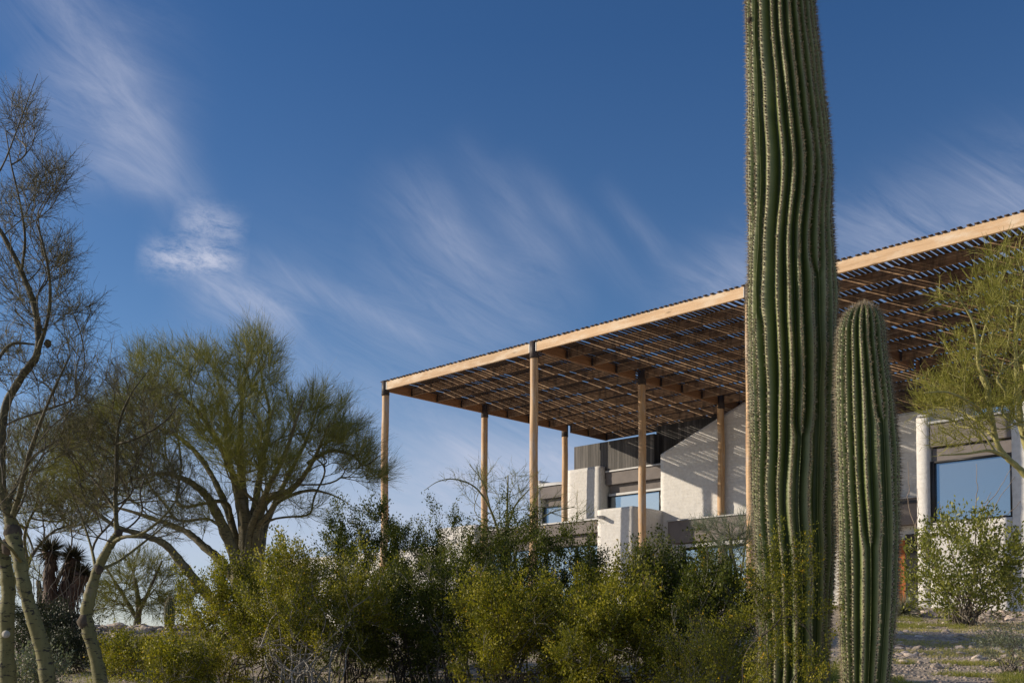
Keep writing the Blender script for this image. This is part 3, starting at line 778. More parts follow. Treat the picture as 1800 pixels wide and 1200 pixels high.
    gn = noise_(nt, gm.outputs[0], 1.6, 6, .6, .4); gh = math_(nt, 'MULTIPLY', ramp(nt, gn, [(.42, (0,) * 3), (.75, (.7,) * 3)]), math_(nt, 'SUBTRACT', 1.0, front))
    tot = math_(nt, 'ADD', math_(nt, 'MULTIPLY', tot, front), gh, clamp=True)
    # deepen the clear blue with height (polarised winter sky)
    zen = ramp(nt, c, [(.0, (1.0, .98, 1.10)), (.15, (.80, .93, 1.08)), (.5, (.42, .69, .98))])
    skyc = mixc(nt, 1.0, sky.outputs[0], zen, 'MULTIPLY')
    cloudc = (5.6, 5.9, 7.2)
    fin = mixc(nt, tot, skyc, cloudc)
    nt.links.new(fin, bg.inputs[0]); nt.links.new(bg.outputs[0], out.inputs[0])
world()
scene.world.cycles.sampling_method = 'MANUAL'; scene.world.cycles.sample_map_resolution = 256

scene.view_settings.view_transform = 'Standard'; scene.view_settings.look = 'None'; scene.view_settings.exposure = 0; scene.view_settings.gamma = 1
scene.render.engine = 'CYCLES'; scene.cycles.max_bounces = 5; scene.cycles.transparent_max_bounces = 4
scene.cycles.use_denoising = True
# ------------------------------------------------------------------ plants
def ellipsoids(specs, D, n):
    """random points in ellipsoids given as (px, py, rx, ry, depth_radius_m, weight[, dD])"""
    w = np.array([s[5] for s in specs], float); w /= w.sum(); out = []
    for s, k in zip(specs, (w * n).astype(int)):
        v = RNG.normal(size=(k, 3)); v = norm(v) * (RNG.uniform(0.02, 1, (k, 1)) ** .42)
        dD = s[6] if len(s) > 6 else 0
        for a, b, c in v: out.append(at(s[0] + a * s[2], s[1] + b * s[3], D + dD + c * s[4]))
    return np.array(out)

def colonize(nodes, nd, nr, targets, origin, pull=.35, jit=.08, drop=0.0, steps=4, rt=.004, grow=.44, maxlen=9):
    """grow branches from existing nodes to every target; returns segments and the nodes that carry twigs"""
    pos = [np.array(p) for p in nodes]; dr = [np.array(d) for d in nd]; par = [-1] * len(pos); base = len(pos); br = list(nr)
    order = np.argsort(np.linalg.norm(targets - origin, axis=1))
    cap = len(pos) + len(targets) * (steps + 1); arr = np.zeros((cap, 3)); arr[:base] = np.array(pos); m = base
    da = np.zeros((cap, 3)); da[:base] = np.array(dr)
    for t in targets[order]:
        v = t - arr[:m]; L = np.linalg.norm(v, axis=1); c = (v * da[:m]).sum(1) / np.maximum(L, 1e-6)
        cost = L * (1.5 - .75 * c)
        i = int(np.argmin(cost)); L0 = L[i]
        if L0 < .05 or L0 > maxlen: continue
        p0 = arr[i]; ctrl = p0 + da[i] * L0 * pull + np.array([0, 0, drop * L0]); prev = i
        k = max(2, min(steps, int(L0 / .12)))
        for s in range(1, k + 1):
            u = s / k; q = (1 - u) ** 2 * p0 + 2 * u * (1 - u) * ctrl + u * u * t
            if s < k: q = q + RNG.normal(size=3) * jit * L0 / k
            arr[m] = q; da[m] = norm(q - arr[prev]); par.append(prev); prev = m; m += 1
    cnt = np.zeros(m); kids = np.zeros(m)
    for i in range(m - 1, base - 1, -1):
        if cnt[i] == 0: cnt[i] = 1
        cnt[par[i]] += cnt[i] if par[i] >= base else 0; kids[par[i]] += 1
    rad = rt * np.maximum(cnt, 1) ** grow
    main = np.full(m, -1)
    for i in range(base, m):
        q = par[i]
        if q >= base and (main[q] < 0 or cnt[i] > cnt[main[q]]): main[q] = i
    J = np.array([i for i in range(base, m) if main[i] >= 0])
    if len(J):
        PJ = np.array([par[i] for i in J])
        for _ in range(4): arr[J] = .4 * arr[J] + .3 * arr[PJ] + .3 * arr[main[J]]
    Ia = np.arange(base, m); da[Ia] = norm(arr[Ia] - arr[np.array(par[base:], dtype=int)] + 1e-7)
    for i in range(base): rad[i] = br[i]
    I = np.arange(base, m); Pp = np.array(par[base:])
    r1 = rad[I]; r0 = np.minimum(rad[Pp], r1 * 1.6); r0 = np.maximum(r0, r1)
    return arr[:m], da[:m], cnt, base, I, Pp, r0, r1

def limbs_nodes(limbs, D):
    """limbs: lists of (px, py, dD, radius_m); returns curves"""
    cur = []
    for L in limbs:
        P = np.array([at(a, b, D + c) for a, b, c, r in L]); Rr = np.array([r for a, b, c, r in L])
        Q = catmull(P, 7); rr = np.interp(np.linspace(0, 1, len(Q)), np.linspace(0, 1, len(Rr)), Rr)
        cur.append((Q, rr))
    return cur

def twig_fan(geo, P, D0, n, L, W, up=.3, out=.0, origin=None, spread=.7, sub=3, tone=None, subang=.5, subl=.45, tube=False, bend=.1):
    """n long thin twigs from each point, with side twigs"""
    m = len(P)
    if m == 0: return np.zeros((0, 3)), np.zeros((0, 3))
    Pn = np.repeat(P, n, 0); d = np.repeat(D0, n, 0)
    o = norm(Pn - origin) if origin is not None else 0
    d = norm(d * .6 + RNG.normal(size=d.shape) * spread * .5 + out * o + np.array([0, 0, up]))
    Ls = L * RNG.uniform(.45, 1.15, len(Pn)); t = np.clip(RNG.normal(.5, .25, len(Pn)), 0, 1) if tone is None else tone
    f = (lambda a, b, w0, w1, tt: seg_tubes(geo, a, b, w0 / 2, w1 / 2, 3, tt)) if tube else (lambda a, b, w0, w1, tt: ribbons(geo, a, b, w0, w1, tt))
    d2 = norm(d + RNG.normal(size=d.shape) * bend + np.array([0, 0, .05])); M1 = Pn + d * Ls[:, None] * .5; M2 = M1 + d2 * Ls[:, None] * .5
    f(Pn, M1, W, W * .75, t); f(M1, M2, W * .75, W * .3, t)
    tips = [M2]; td = [d2]
    for k in range(sub):
        fr = RNG.uniform(.15, .95, len(Pn)); S = np.where(fr[:, None] < .5, Pn + (M1 - Pn) * fr[:, None] * 2, M1 + (M2 - M1) * (fr[:, None] - .5) * 2)
        sd = norm(d + norm(RNG.normal(size=d.shape)) * subang); l = Ls * subl * RNG.uniform(.5, 1.2, len(Pn))
        E = S + sd * l[:, None]; f(S, E, W * .6, W * .25, t); tips.append(E); td.append(sd)
    return np.concatenate(tips), np.concatenate(td)

def make_tree(name, label, cat, D, limbs, crown, nt, bark_m, twig_m, twig, group=None, rt=.0035, pull=.35, jit=.1, maxlen=9, limb_parts=True, extra=None, drop=0, twig_max=6, parent_loc=None, knots=(), rscale=1.0, merge=False):
    cur = limbs_nodes(limbs, D)
    p0 = cur[0][0][0]
    root = empty(name, (p0[0], p0[1], gz(p0[0], p0[1])), label, cat, group)
    g = Geo()
    for i, (Q, rr) in enumerate(cur):
        limb_tube(g, Q, rr * rscale, 14 if rr[0] > .03 else 7, .28)
    if not merge: g.build("trunk", bark_m, root, True)
    for (px, py, dD, r) in knots:
        c = at(px, py, D + dD); gk = Geo(); T = []
        for k in range(9):
            a = k / 8 * math.pi; T.append((c + np.array([0, 0, -math.cos(a) * r * 1.3]), max(.002, math.sin(a) * r)))
        limb_tube(gk, [q for q, _ in T], [q for _, q in T], 12, .5); gk.build("knot", M['knot'], root, True)
    nodes, nd, nr = [], [], []
    for Q, rr in cur:
        T = norm(np.gradient(Q, axis=0)); k0 = 0
        for q, t, r in zip(Q, T, rr): nodes.append(q); nd.append(t); nr.append(r)
    targets = ellipsoids(crown, D, nt)
    arr, da, cnt, base, I, Pp, r0, r1 = colonize(nodes, nd, nr, targets, p0 + np.array([0, 0, 1.0]), pull, jit, drop, rt=rt, maxlen=maxlen)
    gb = g if merge else Geo(); seg_tubes(gb, arr[Pp], arr[I], r0, r1, 5, .5); gb.build("trunk" if merge else "branches", twig['bm'], root)
    tipn = I[cnt[I] <= twig_max]
    gt = Geo(); org = p0 + np.array([0, 0, 1.5])
    tips, td = twig_fan(gt, arr[tipn], da[tipn], twig['n'], twig['L'], twig['W'], twig.get('up', .3), twig.get('out', .2), org, twig.get('spread', .8), twig.get('sub', 3), subang=twig.get('ang', .6), subl=twig.get('subl', .45), tube=twig.get('tube', False), bend=twig.get('bend', .12))
    if twig.get('again'):
        sel = RNG.random(len(tips)) < twig['again']
        twig_fan(gt, tips[sel], td[sel], 2, twig['L'] * .55, twig['W'] * .6, twig.get('up', .3), .1, org, .8, 2, tube=False)
    o = gt.build("foliage", twig_m, root)
    print(name, 'twigs', gt.n, 'branches', gb.n)
    return root, tips, td

# big palo verde in the middle left
big_limbs = [
    [(436, 1125, 0, .30), (437, 1060, 0, .22), (437, 1000, 0, .20), (434, 960, 0, .17), (428, 880, .1, .11), (422, 800, .3, .085), (424, 720, .5, .05), (432, 660, .6, .025)],
    [(424, 1060, -.1, .15), (416, 1000, -.2, .13), (402, 950, -.3, .12), (376, 892, -.5, .10), (354, 862, -.6, .08), (316, 838, -.8, .06), (272, 832, -1.0, .035), (225, 846, -1.2, .02)],
    [(426, 1040, .2, .13), (392, 990, .4, .11), (354, 956, .5, .09), (325, 933, .6, .07), (271, 912, .8, .05), (205, 892, 1.0, .03), (150, 890, 1.1, .015)],
    [(424, 1118, -.2, .16), (392, 1075, -.4, .13), (354, 1033, -.6, .11), (321, 992, -.8, .095), (292, 958, -.9, .08), (255, 941, -1.0, .065), (205, 925, -1.1, .045), (158, 892, -1.2, .03), (118, 860, -1.3, .018)],
    [(447, 1010, .1, .13), (452, 950, .1, .12), (458, 900, .1, .10), (474, 874, 0, .085), (505, 864, -.2, .07), (526, 846, -.4, .06), (549, 812, -.6, .045), (566, 775, -.8, .03), (580, 740, -.9, .015)],
    [(438, 1030, -.05, .11), (446, 990, -.1, .09), (452, 930, -.3, .07), (470, 905, -.5, .055), (492, 880, -.6, .045), (540, 862, -.7, .035), (580, 868, -.8, .02), (612, 884, -.8, .01)],
    [(436, 1010, .1, .12), (438, 960, .2, .12), (446, 900, .5, .09), (458, 830, .8, .07), (470, 760, .9, .05), (474, 722, 1, .04), (462, 673, 1, .03), (452, 615, 1, .015)],
    [(432, 980, -.05, .10), (428, 900, -.2, .09), (408, 830, -.5, .07), (380, 770, -.8, .055), (345, 720, -1.1, .04), (300, 680, -1.4, .02)],
    [(424, 1010, .1, .10), (410, 930, .3, .09), (380, 850, .8, .07), (340, 790, 1.2, .055), (290, 755, 1.6, .04), (225, 740, 1.9, .02)],
    [(436, 1000, -.1, .10), (441, 930, -.3, .08), (470, 860, -.9, .06), (500, 800, -1.3, .045), (520, 740, -1.6, .03), (535, 700, -1.7, .015)],
    [(540, 815, -.5, .05), (580, 792, -.5, .04), (620, 800, -.5, .03), (640, 818, -.5, .02), (668, 800, -.5, .01)],
    [(432, 980, .1, .10), (420, 890, .5, .08), (400, 790, 1.3, .06), (395, 720, 1.8, .04), (380, 660, 2, .02)],
    [(440, 1050, .05, .12), (456, 1000, .3, .09), (465, 930, .9, .08), (500, 850, 1.5, .06), (540, 770, 2.0, .04), (560, 710, 2.2, .02)],
]
big_crown = [(330, 700, 130, 85, 2.2, 9), (240, 760, 110, 80, 2.0, 8), (445, 640, 55, 62, 1.2, 4.5), (440, 740, 120, 80, 2.4, 10), (560, 735, 60, 55, 1.6, 4.5), (600, 790, 70, 45, 1.3, 4.5),
             (470, 830, 80, 55, 2.0, 4), (460, 820, 90, 45, .9, 3.5, -1.4), (400, 800, 90, 60, .9, 3, -1.5), (240, 840, 110, 50, 1.8, 6), (175, 780, 80, 80, 1.4, 5), (640, 830, 50, 28, .9, 2.0), (150, 850, 70, 60, 1.3, 3), (300, 640, 100, 30, 1.5, 3), (520, 880, 90, 40, 1.0, 1.4), (340, 900, 90, 45, 1.4, 2.5)]
make_tree("palo_verde_tree", "large spreading palo verde with thick leaning limbs and hazy olive crown left of the pergola", "tree", 18, big_limbs, big_crown, 1750,
          M['bark_big'], M['pv'], dict(bm=M['bark_big'], n=6, L=.38, W=.0056, up=.28, out=.35, spread=1.0, sub=5, ang=.5, subl=.6), rt=.0036, twig_max=4, rscale=.74)

# near palo verde at the left edge, two pruned trunks
tw_near = dict(bm=M['bark_dark'], n=3, L=.20, W=.0032, up=.15, out=.15, spread=1.1, sub=4, ang=.85, subl=.42, tube=True, bend=.10)
limA = [
    [(82, 1330, 0, .075), (84, 1200, 0, .060), (72, 1130, 0, .058), (45, 1040, -.05, .052), (35, 985, -.05, .050), (22, 935, 0, .058), (16, 905, 0, .042), (4, 868, 0, .036), (2, 800, 0, .033), (8, 720, 0, .032), (38, 662, 0, .030), (66, 618, 0, .027), (62, 545, .05, .024), (38, 478, .1, .021), (6, 415, .1, .018), (-30, 360, .1, .012)],
    [(30, 1330, .3, .078), (14, 1200, .3, .066), (12, 1100, .3, .062), (14, 1030, .3, .056), (4, 975, .3, .048), (-22, 920, .3, .038), (-60, 850, .4, .025)],
    [(20, 915, 0, .026), (34, 868, -.1, .021), (48, 810, -.2, .018), (72, 740, -.3, .014), (92, 690, -.4, .009), (120, 630, -.4, .005)],
    [(66, 618, 0, .02), (84, 560, -.1, .014), (88, 500, -.2, .011), (78, 440, -.3, .009), (64, 390, -.3, .005)],
    [(12, 890, 0, .022), (30, 850, .3, .018), (62, 800, .6, .013), (110, 770, .8, .008)],
    [(38, 478, .1, .012), (44, 420, 0, .010), (36, 360, -.1, .008), (20, 290, -.2, .006), (10, 230, -.2, .004)],
    [(-30, 420, -.3, .012), (-20, 340, -.3, .009), (10, 280, -.4, .006), (40, 200, -.4, .004), (66, 130, -.4, .002)],
    [(-10, 640, -.4, .015), (20, 605, -.4, .012), (60, 605, -.4, .008)],
    [(36, 985, -.1, .014), (15, 960, -.3, .011), (-20, 940, -.4, .008)],
]
crA = [(40, 220, 36, 70, .35, 1.6), (84, 318, 50, 42, .4, 2.4), (40, 380, 60, 60, .5, 2.2), (100, 470, 45, 60, .4, 2.6), (60, 540, 75, 50, .5, 2.4), (20, 480, 60, 60, .5, 1.5), (20, 640, 70, 60, .5, 2), (110, 690, 60, 55, .5, 2.4),
       (60, 770, 100, 60, .6, 3.4), (110, 620, 60, 50, .4, 1.6), (20, 870, 90, 50, .5, 2), (140, 560, 30, 40, .3, .8)]
NEARTREE, _a, _b = make_tree("palo_verde_tree", "near palo verde with two smooth notched trunks and bare thorny twigs at the left edge", "tree", 7.5, limA, crA, 760,
          M['bark_pv'], M['pv_near'], dict(tw_near), rscale=.88, rt=.0016, jit=.09, pull=.22, twig_max=5, knots=[(22, 938, 0, .060), (84, 604, 0, .024), (14, 960, .22, .05)])
limC = [
    [(196, 1330, 0, .062), (178, 1200, 0, .050), (162, 1130, 0, .046), (152, 1088, 0, .048), (160, 1040, 0, .040), (170, 1005, 0, .036), (184, 975, 0, .034), (198, 950, 0, .030), (207, 938, 0, .028)],
    [(206, 942, 0, .020), (203, 880, 0, .0165), (205, 820, 0, .0155), (206, 775, 0, .014), (212, 735, -.05, .010), (232, 690, -.1, .006), (262, 650, -.1, .003)],
    [(193, 958, 0, .018), (215, 944, -.1, .014), (248, 938, -.2, .011), (290, 905, -.3, .008), (330, 850, -.3, .005)],
    [(178, 1000, 0, .014), (210, 985, .1, .011), (250, 955, .2, .009), (300, 915, .3, .005)],
    [(205, 900, 0, .012), (170, 850, .2, .009), (135, 810, .3, .006), (110, 770, .3, .003)],
    [(206, 780, 0, .011), (240, 770, -.2, .009), (290, 740, -.3, .006), (320, 700, -.3, .003)],
    [(170, 1010, .02, .013), (160, 960, .2, .010), (140, 900, .3, .007), (120, 850, .3, .004)],
]
crC = [(205, 830, 90, 70, .5, 4), (250, 740, 80, 70, .4, 3.2), (150, 760, 60, 70, .4, 2), (140, 900, 80, 50, .5, 2), (280, 850, 70, 60, .4, 2.4), (290, 920, 70, 35, .4, 1.2), (190, 670, 60, 40, .3, 1)]
make_tree("palo_verde_tree", "slender young palo verde with a crooked scarred stem in front of the large spreading one", "tree", 8.0, limC, crC, 520,
          M['bark_pv'], M['pv_near'], dict(tw_near, L=.19), rt=.0016, jit=.09, pull=.22, twig_max=5, knots=[(208, 938, 0, .03), (150, 1092, -.01, .05), (174, 1000, -.02, .03)])

gk = Geo(); c0 = at(11, 1114, 7.8 - .075); limb_tube(gk, [c0, c0 - FW * .012, c0 - FW * .014], [.020, .019, .012], 14, .15); limb_tube(gk, [c0 + FW * .01, c0 - FW * .008], [.026, .025], 14, .3)
gk.build("cut_scar", M['scar'], NEARTREE, True)
# bright palo verde reaching in from the right
limR = [
    [(1960, 1190, .3, .11), (1900, 1020, .2, .085), (1850, 900, 0, .056), (1800, 832, 0, .040), (1770, 804, 0, .036), (1752, 776, 0, .034), (1738, 705, 0, .036), (1736, 680, 0, .032), (1721, 643, 0, .030), (1718, 600, -.1, .024), (1706, 556, -.2, .018), (1680, 520, -.3, .010), (1652, 508, -.4, .005)],
    [(1738, 690, 0, .024), (1722, 650, .3, .02), (1728, 590, .5, .016), (1750, 520, .6, .012), (1768, 470, .6, .006)],
    [(1900, 1020, .2, .07), (1860, 880, .4, .06), (1806, 790, .5, .045), (1790, 700, .5, .036), (1786, 640, .5, .028), (1788, 560, .4, .018), (1800, 480, .4, .009)],
    [(1770, 804, 0, .026), (1740, 792, -.3, .02), (1700, 797, -.5, .014), (1650, 800, -.6, .007)],
    [(1745, 745, 0, .024), (1712, 712, -.4, .018), (1668, 690, -.6, .012), (1625, 690, -.7, .006)],
    [(1754, 778, 0, .024), (1720, 742, .6, .018), (1680, 720, .9, .012), (1640, 715, 1.1, .006)],
    [(1850, 900, 0, .05), (1830, 800, -.5, .04), (1820, 720, -.8, .03), (1800, 640, -.9, .018)],
]
crR = [(1740, 510, 50, 55, .7, 3), (1775, 570, 60, 100, .9, 7), (1700, 640, 60, 60, .8, 3), (1660, 690, 55, 40, .7, 3.2), (1740, 715, 90, 45, .9, 6), (1640, 715, 45, 40, .6, 1.6), (1790, 680, 50, 80, .8, 4), (1700, 765, 75, 28, .6, 2.6), (1680, 520, 45, 25, .4, .8), (1770, 455, 50, 25, .5, 1.4)]
make_tree("palo_verde_tree", "sunlit yellow green palo verde leaning in over the square window at the right", "tree", 14, limR, crR, 520,
          M['bark_r'], M['pv_right'], dict(bm=M['bark_r'], n=3, L=.28, W=.0078, up=.4, out=.1, spread=1.0, sub=4, ang=.75, subl=.5, bend=.2), rt=.0030, twig_max=5)

# hazy trees further away at the left
def far_tree(label, D, px, base_y, crown, n, W=.012, L=.5, tm=None):
    lim = [[(px, base_y, 0, .12), (px + 4, base_y - 40, 0, .09), (px - 3, base_y - 90, 0, .05)],
           [(px, base_y - 20, 0, .07), (px - 30, base_y - 70, .3, .05), (px - 55, base_y - 110, .5, .03)],
           [(px, base_y - 20, 0, .07), (px + 25, base_y - 75, -.3, .05), (px + 45, base_y - 120, -.5, .03)]]
    make_tree("palo_verde_tree", label, "tree", D, lim, crown, n, M['bark_dark'], tm or M['pv'], dict(bm=M['bark_dark'], n=5, L=L, W=W, up=.3, out=.3, spread=.9, sub=4, ang=.5, subl=.5), rt=.006, twig_max=5, group=None, merge=True)
far_tree("low hazy palo verde on the skyline behind the slender crooked one", 34, 240, 1105, [(240, 1010, 75, 45, 1.6, 4), (290, 1040, 50, 35, 1.2, 2), (195, 1050, 40, 35, 1.2, 2), (250, 1065, 90, 22, 1.4, 2)], 330, W=.012)
far_tree("dense olive palo verde behind the two notched trunks at far left", 24, 70, 1110, [(90, 800, 90, 70, 1.8, 4), (40, 880, 80, 60, 1.8, 4), (130, 900, 60, 50, 1.5, 3), (30, 1000, 60, 60, 1.5, 2)], 420, W=.009)

# creosote and other leafy shrubs
def shrub(name, label, cat, px, top, hw, D, nstem=26, ntarget=130, leaf=(.024, .014), nl=16000, leaf_m=None, stem_m=None, flowers=0, ry=None, bright=0., rt=.0022, depth=None, lean=0, twL=.2, stemr=.010, hollow=.35, group=None, sub=4, parts=("stems", "leaves"), bare=.35, up=.8, basehw=None):
    b = at(px + lean, 1144, D); bz = gz(b[0], b[1]); b[2] = bz
    root = empty(name, tuple(b), label, cat, group)
    tz = float(at(px, top, D)[2]); Hh = tz - bz; w = hw * D / FPX; dep = depth or w
    ctr = at(px, 1144, D); ctr[2] = bz
    P0, dirs = [], []; T = []
    # crown targets: vase shaped volume with an uneven top
    k = ntarget; n_l = 11
    lobes = [(RNG.uniform(0, 2 * math.pi), RNG.uniform(.2, .8), RNG.uniform(.72, 1.0), RNG.uniform(.26, .44)) for _ in range(n_l)]
    for i in range(k):
        a, rr, hh, s = lobes[RNG.integers(n_l)]
        v = RNG.normal(size=3) * s * .55
        x = math.cos(a) * rr + v[0]; y = math.sin(a) * rr + v[1]; z = hh * (1 - .30 * rr * rr) * (bare + (1 - bare) * RNG.random() ** .75) + v[2] * .25
        z = min(z, 1.03) * (1 + (.12 if RNG.random() < .05 else 0)); T.append(ctr + RT * (x * w) + FW * (y * dep) + UPV * (z * Hh))
    T = np.array(T)
    g = Geo(); nodes, nd, nr = [], [], []
    for i in range(nstem):
        t = T[RNG.integers(len(T))]; p = b + RT * RNG.normal() * (basehw or .10) + FW * RNG.normal() * (basehw or .10); p[2] = gz(p[0], p[1]) - .04
        e = p + (t - p) * RNG.uniform(.55, .75); e[2] = p[2] + (t[2] - p[2]) * .55
        m1 = p + (e - p) * .35 + np.array([0, 0, .12 * Hh]) + RNG.normal(size=3) * .05 * Hh; m2 = p + (e - p) * .7 + np.array([0, 0, .05 * Hh]) + RNG.normal(size=3) * .05 * Hh
        Q = catmull(np.array([p, m1, m2, e]), 4); r0 = stemr * RNG.uniform(.6, 1.2); rr = np.linspace(r0, r0 * .4, len(Q))
        seg_tubes(g, Q[:-1], Q[1:], rr[:-1], rr[1:], 5)
        Tn = norm(np.gradient(Q, axis=0))
        for q, tt, r in zip(Q[4:], Tn[4:], rr[4:]): nodes.append(q); nd.append(tt); nr.append(r)
    arr, da, cnt, base, I, Pp, r0, r1 = colonize(nodes, nd, nr, T, b, .35, .2, 0, steps=4, rt=rt)
    seg_tubes(g, arr[Pp], arr[I], r0, r1, 4)
    tipn = I[cnt[I] <= 3]
    tips, td = twig_fan(g, arr[tipn], da[tipn], 2, twL, rt * .9, up, .1, b, .75, sub, subang=.5, subl=.6)
    g.build(parts[0], stem_m or M['stem_pale'], root)
    if hw > 70 and stem_m is None:
        gd = Geo(); q = I[RNG.integers(0, len(I), 26)]
        twig_fan(gd, arr[q], da[q], 1, twL * 1.6, rt * 2.2, up * .6, .3, b, 1.2, 4, subang=.9, subl=.5, tube=True); gd.build("dead_twigs", M['stem_grey'], root)["kind"] = "stuff"
    nl = int(nl * 1.3); gl = Geo(); tw = RNG.gamma(1.0, 1, len(tips)); sel = RNG.choice(len(tips), nl, p=tw / tw.sum())
    C = tips[sel] - td[sel] * (RNG.random((nl, 1)) ** 1.1) * twL * .8 + RNG.normal(size=(nl, 3)) * leaf[0] * .95
    dl = norm(td[sel] + RNG.normal(size=(nl, 3)) * .9 + np.array([0, 0, .3])); sz = RNG.uniform(.6, 1.25, nl)
    # leaf tone: brighter on sprigs that share a tip
    tip_t = np.clip(RNG.normal(.42 + bright, .28, len(tips)), 0, 1); tn = np.clip(tip_t[sel] + RNG.normal(0, .12, nl), 0, 1)
    leaves(gl, C, dl, leaf[0] * sz, leaf[1] * sz, tn)
    gl.build(parts[1], leaf_m or M['creo'], root)
    if flowers:
        gf = Geo(); s = RNG.integers(0, len(tips), flowers); c = tips[s] + RNG.normal(size=(flowers, 3)) * .012
        for q in range(4): leaves(gf, c, RNG.normal(size=(flowers, 3)), .014, .009, RNG.random(flowers))
        fo = gf.build("flowers", M['flower'], root); fo["kind"] = "stuff"
    return root
S = shrub
CG = None
S("creosote_bush", "sunny yellow green creosote bush with bare pale stems fanning up left of centre", "bush", 560, 955, 150, 9.5, 30, 230, nl=22000, stem_m=M['stem_grey'], rt=.0027, flowers=110, bright=.14, bare=.45, lean=-20)
S("creosote_bush", "rounded creosote bush speckled with yellow flowers at the foot of the large palo verde", "bush", 400, 985, 88, 10.5, 22, 150, nl=17000, flowers=120, bright=.16, bare=.3)
S("creosote_bush", "dark tall creosote bush peaking left of the corner log post", "bush", 622, 882, 88, 11.8, 26, 170, nl=20000, leaf_m=M['creo_shade'], flowers=30, bare=.25, leaf=(.024, .014), stem_m=M['stem_dk'])
S("creosote_bush", "tall dark creosote bush with loose top sprigs just right of the corner log post", "bush", 735, 872, 80, 12.2, 24, 160, nl=19000, leaf_m=M['creo_shade'], flowers=20, bare=.25, leaf=(.024, .014), stem_m=M['stem_dk'])
S("creosote_bush", "broad creosote bush filling the gap below the second front log post", "bush", 880, 885, 105, 10.9, 30, 230, nl=28000, leaf_m=M['creo_shade'], flowers=50, bare=.2, bright=.1, leaf=(.022, .013), stem_m=M['stem_dk'])
S("creosote_bush", "creosote bush in front of the lower stucco band left of the scupper box", "bush", 995, 918, 80, 10.4, 24, 160, nl=20000, leaf_m=M['creo_shade'], flowers=60, bare=.2, bright=.08)
S("creosote_bush", "low front creosote bush catching the sun below the broad central one", "bush", 905, 1010, 120, 9.0, 28, 210, nl=26000, flowers=80, bright=.12, bare=.15)
S("creosote_bush", "dark creosote thicket in shade left of the low sunny one", "bush", 720, 985, 100, 10.4, 26, 190, nl=20000, leaf_m=M['creo_shade'], bare=.15, stem_m=M['stem_dk'])
S("creosote_bush", "creosote bush with upright sprigs in front of the grey side of the scupper box", "bush", 1160, 930, 85, 9.6, 24, 150, nl=17000, leaf_m=M['creo_shade'], flowers=50, bare=.2, bright=.05)
S("creosote_bush", "creosote bush spreading in front of the shaded glass door", "bush", 1255, 975, 100, 8.7, 26, 190, nl=22000, leaf_m=M['creo_shade'], flowers=60, bare=.2, bright=.05)
S("creosote_bush", "open creosote bush with grey crooked stems crossing the giant saguaro", "bush", 1375, 945, 92, 5.75, 20, 120, nl=9500, stem_m=M['stem_dk'], flowers=50, bare=.25, bright=.06, leaf=(.013, .008), twL=.13, rt=.0014, stemr=.006, lean=-25)
S("creosote_bush", "leafy front creosote bush under the slim young cactus", "bush", 1080, 1015, 118, 8.6, 28, 200, nl=24000, flowers=90, bright=.1, bare=.15)
S("creosote_bush", "low creosote bush at the bottom edge left of the giant saguaro", "bush", 1245, 1085, 110, 7.6, 24, 160, nl=16000, flowers=40, bright=.05, bare=.1, leaf=(.017, .010))
S("creosote_bush", "small creosote sprig low beside the crooked slender trunk", "bush", 240, 1120, 62, 11.5, 14, 80, nl=6500, flowers=15, bright=.15, bare=.1)
S("creosote_bush", "small bright creosote bush at the bottom edge beneath the flowering one", "bush", 330, 1115, 85, 9.5, 16, 90, nl=9000, flowers=25, bright=.18, bare=.1)
S("creosote_bush", "airy creosote bush silhouetted against the low white wall", "bush", 500, 965, 60, 12.5, 14, 70, nl=6500, flowers=30, bright=.1, bare=.3)
S("creosote_bush", "dim creosote bush tucked low in the dark middle of the thicket", "bush", 620, 1040, 90, 11.0, 20, 110, nl=11000, leaf_m=M['creo_shade'], bare=.1, stem_m=M['stem_dk'])
S("jojoba_bush", "broad leafy bright green bush standing against the white wall below the square window", "bush", 1698, 895, 124, 21, 36, 150, nl=8200, leaf=(.085, .036), leaf_m=M['jojoba'], stem_m=M['stem_pale'], rt=.004, stemr=.018, twL=.3, bare=.12, bright=.1, up=.6)
S("brittlebush", "pale grey green brittlebush at the lower right corner", "bush", 1790, 1095, 70, 11.5, 20, 70, nl=1900, leaf=(.026, .013), leaf_m=M['greyleaf'], bare=.1)
S("brittlebush", "small grey leaved bush at the foot of the curving notched trunk", "bush", 62, 1150, 55, 8.5, 16, 70, nl=2600, leaf=(.028, .014), leaf_m=M['greyleaf'], bare=.1)
S("desert_shrub", "dark rounded shrub behind the curving notched trunk", "bush", 75, 1060, 75, 13, 24, 150, nl=14000, leaf=(.026, .014), leaf_m=M['dkleaf'], bare=.1, stem_m=M['stem_dk'])
S("desert_shrub", "dark low shrub right behind the crooked slender trunk", "bush", 128, 1120, 60, 12, 18, 100, nl=7000, leaf=(.024, .013), leaf_m=M['dkleaf'], bare=.1, stem_m=M['stem_dk'])

S("creosote_bush", "creosote bush bridging the gap right of the sunny fan shaped one", "bush", 800, 955, 85, 10.0, 24, 150, nl=17000, leaf_m=M['creo_shade'], flowers=50, bare=.15, bright=.05)
S("creosote_bush", "ragged creosote bush between the flowering one and the sunny fan shaped one", "bush", 480, 1030, 80, 9.9, 20, 120, nl=12000, flowers=60, bare=.1, bright=.12)
S("creosote_bush", "leafy creosote sprigs rising against the white scupper box", "bush", 1065, 975, 60, 9.4, 16, 90, nl=8500, flowers=40, bare=.15, bright=.08)

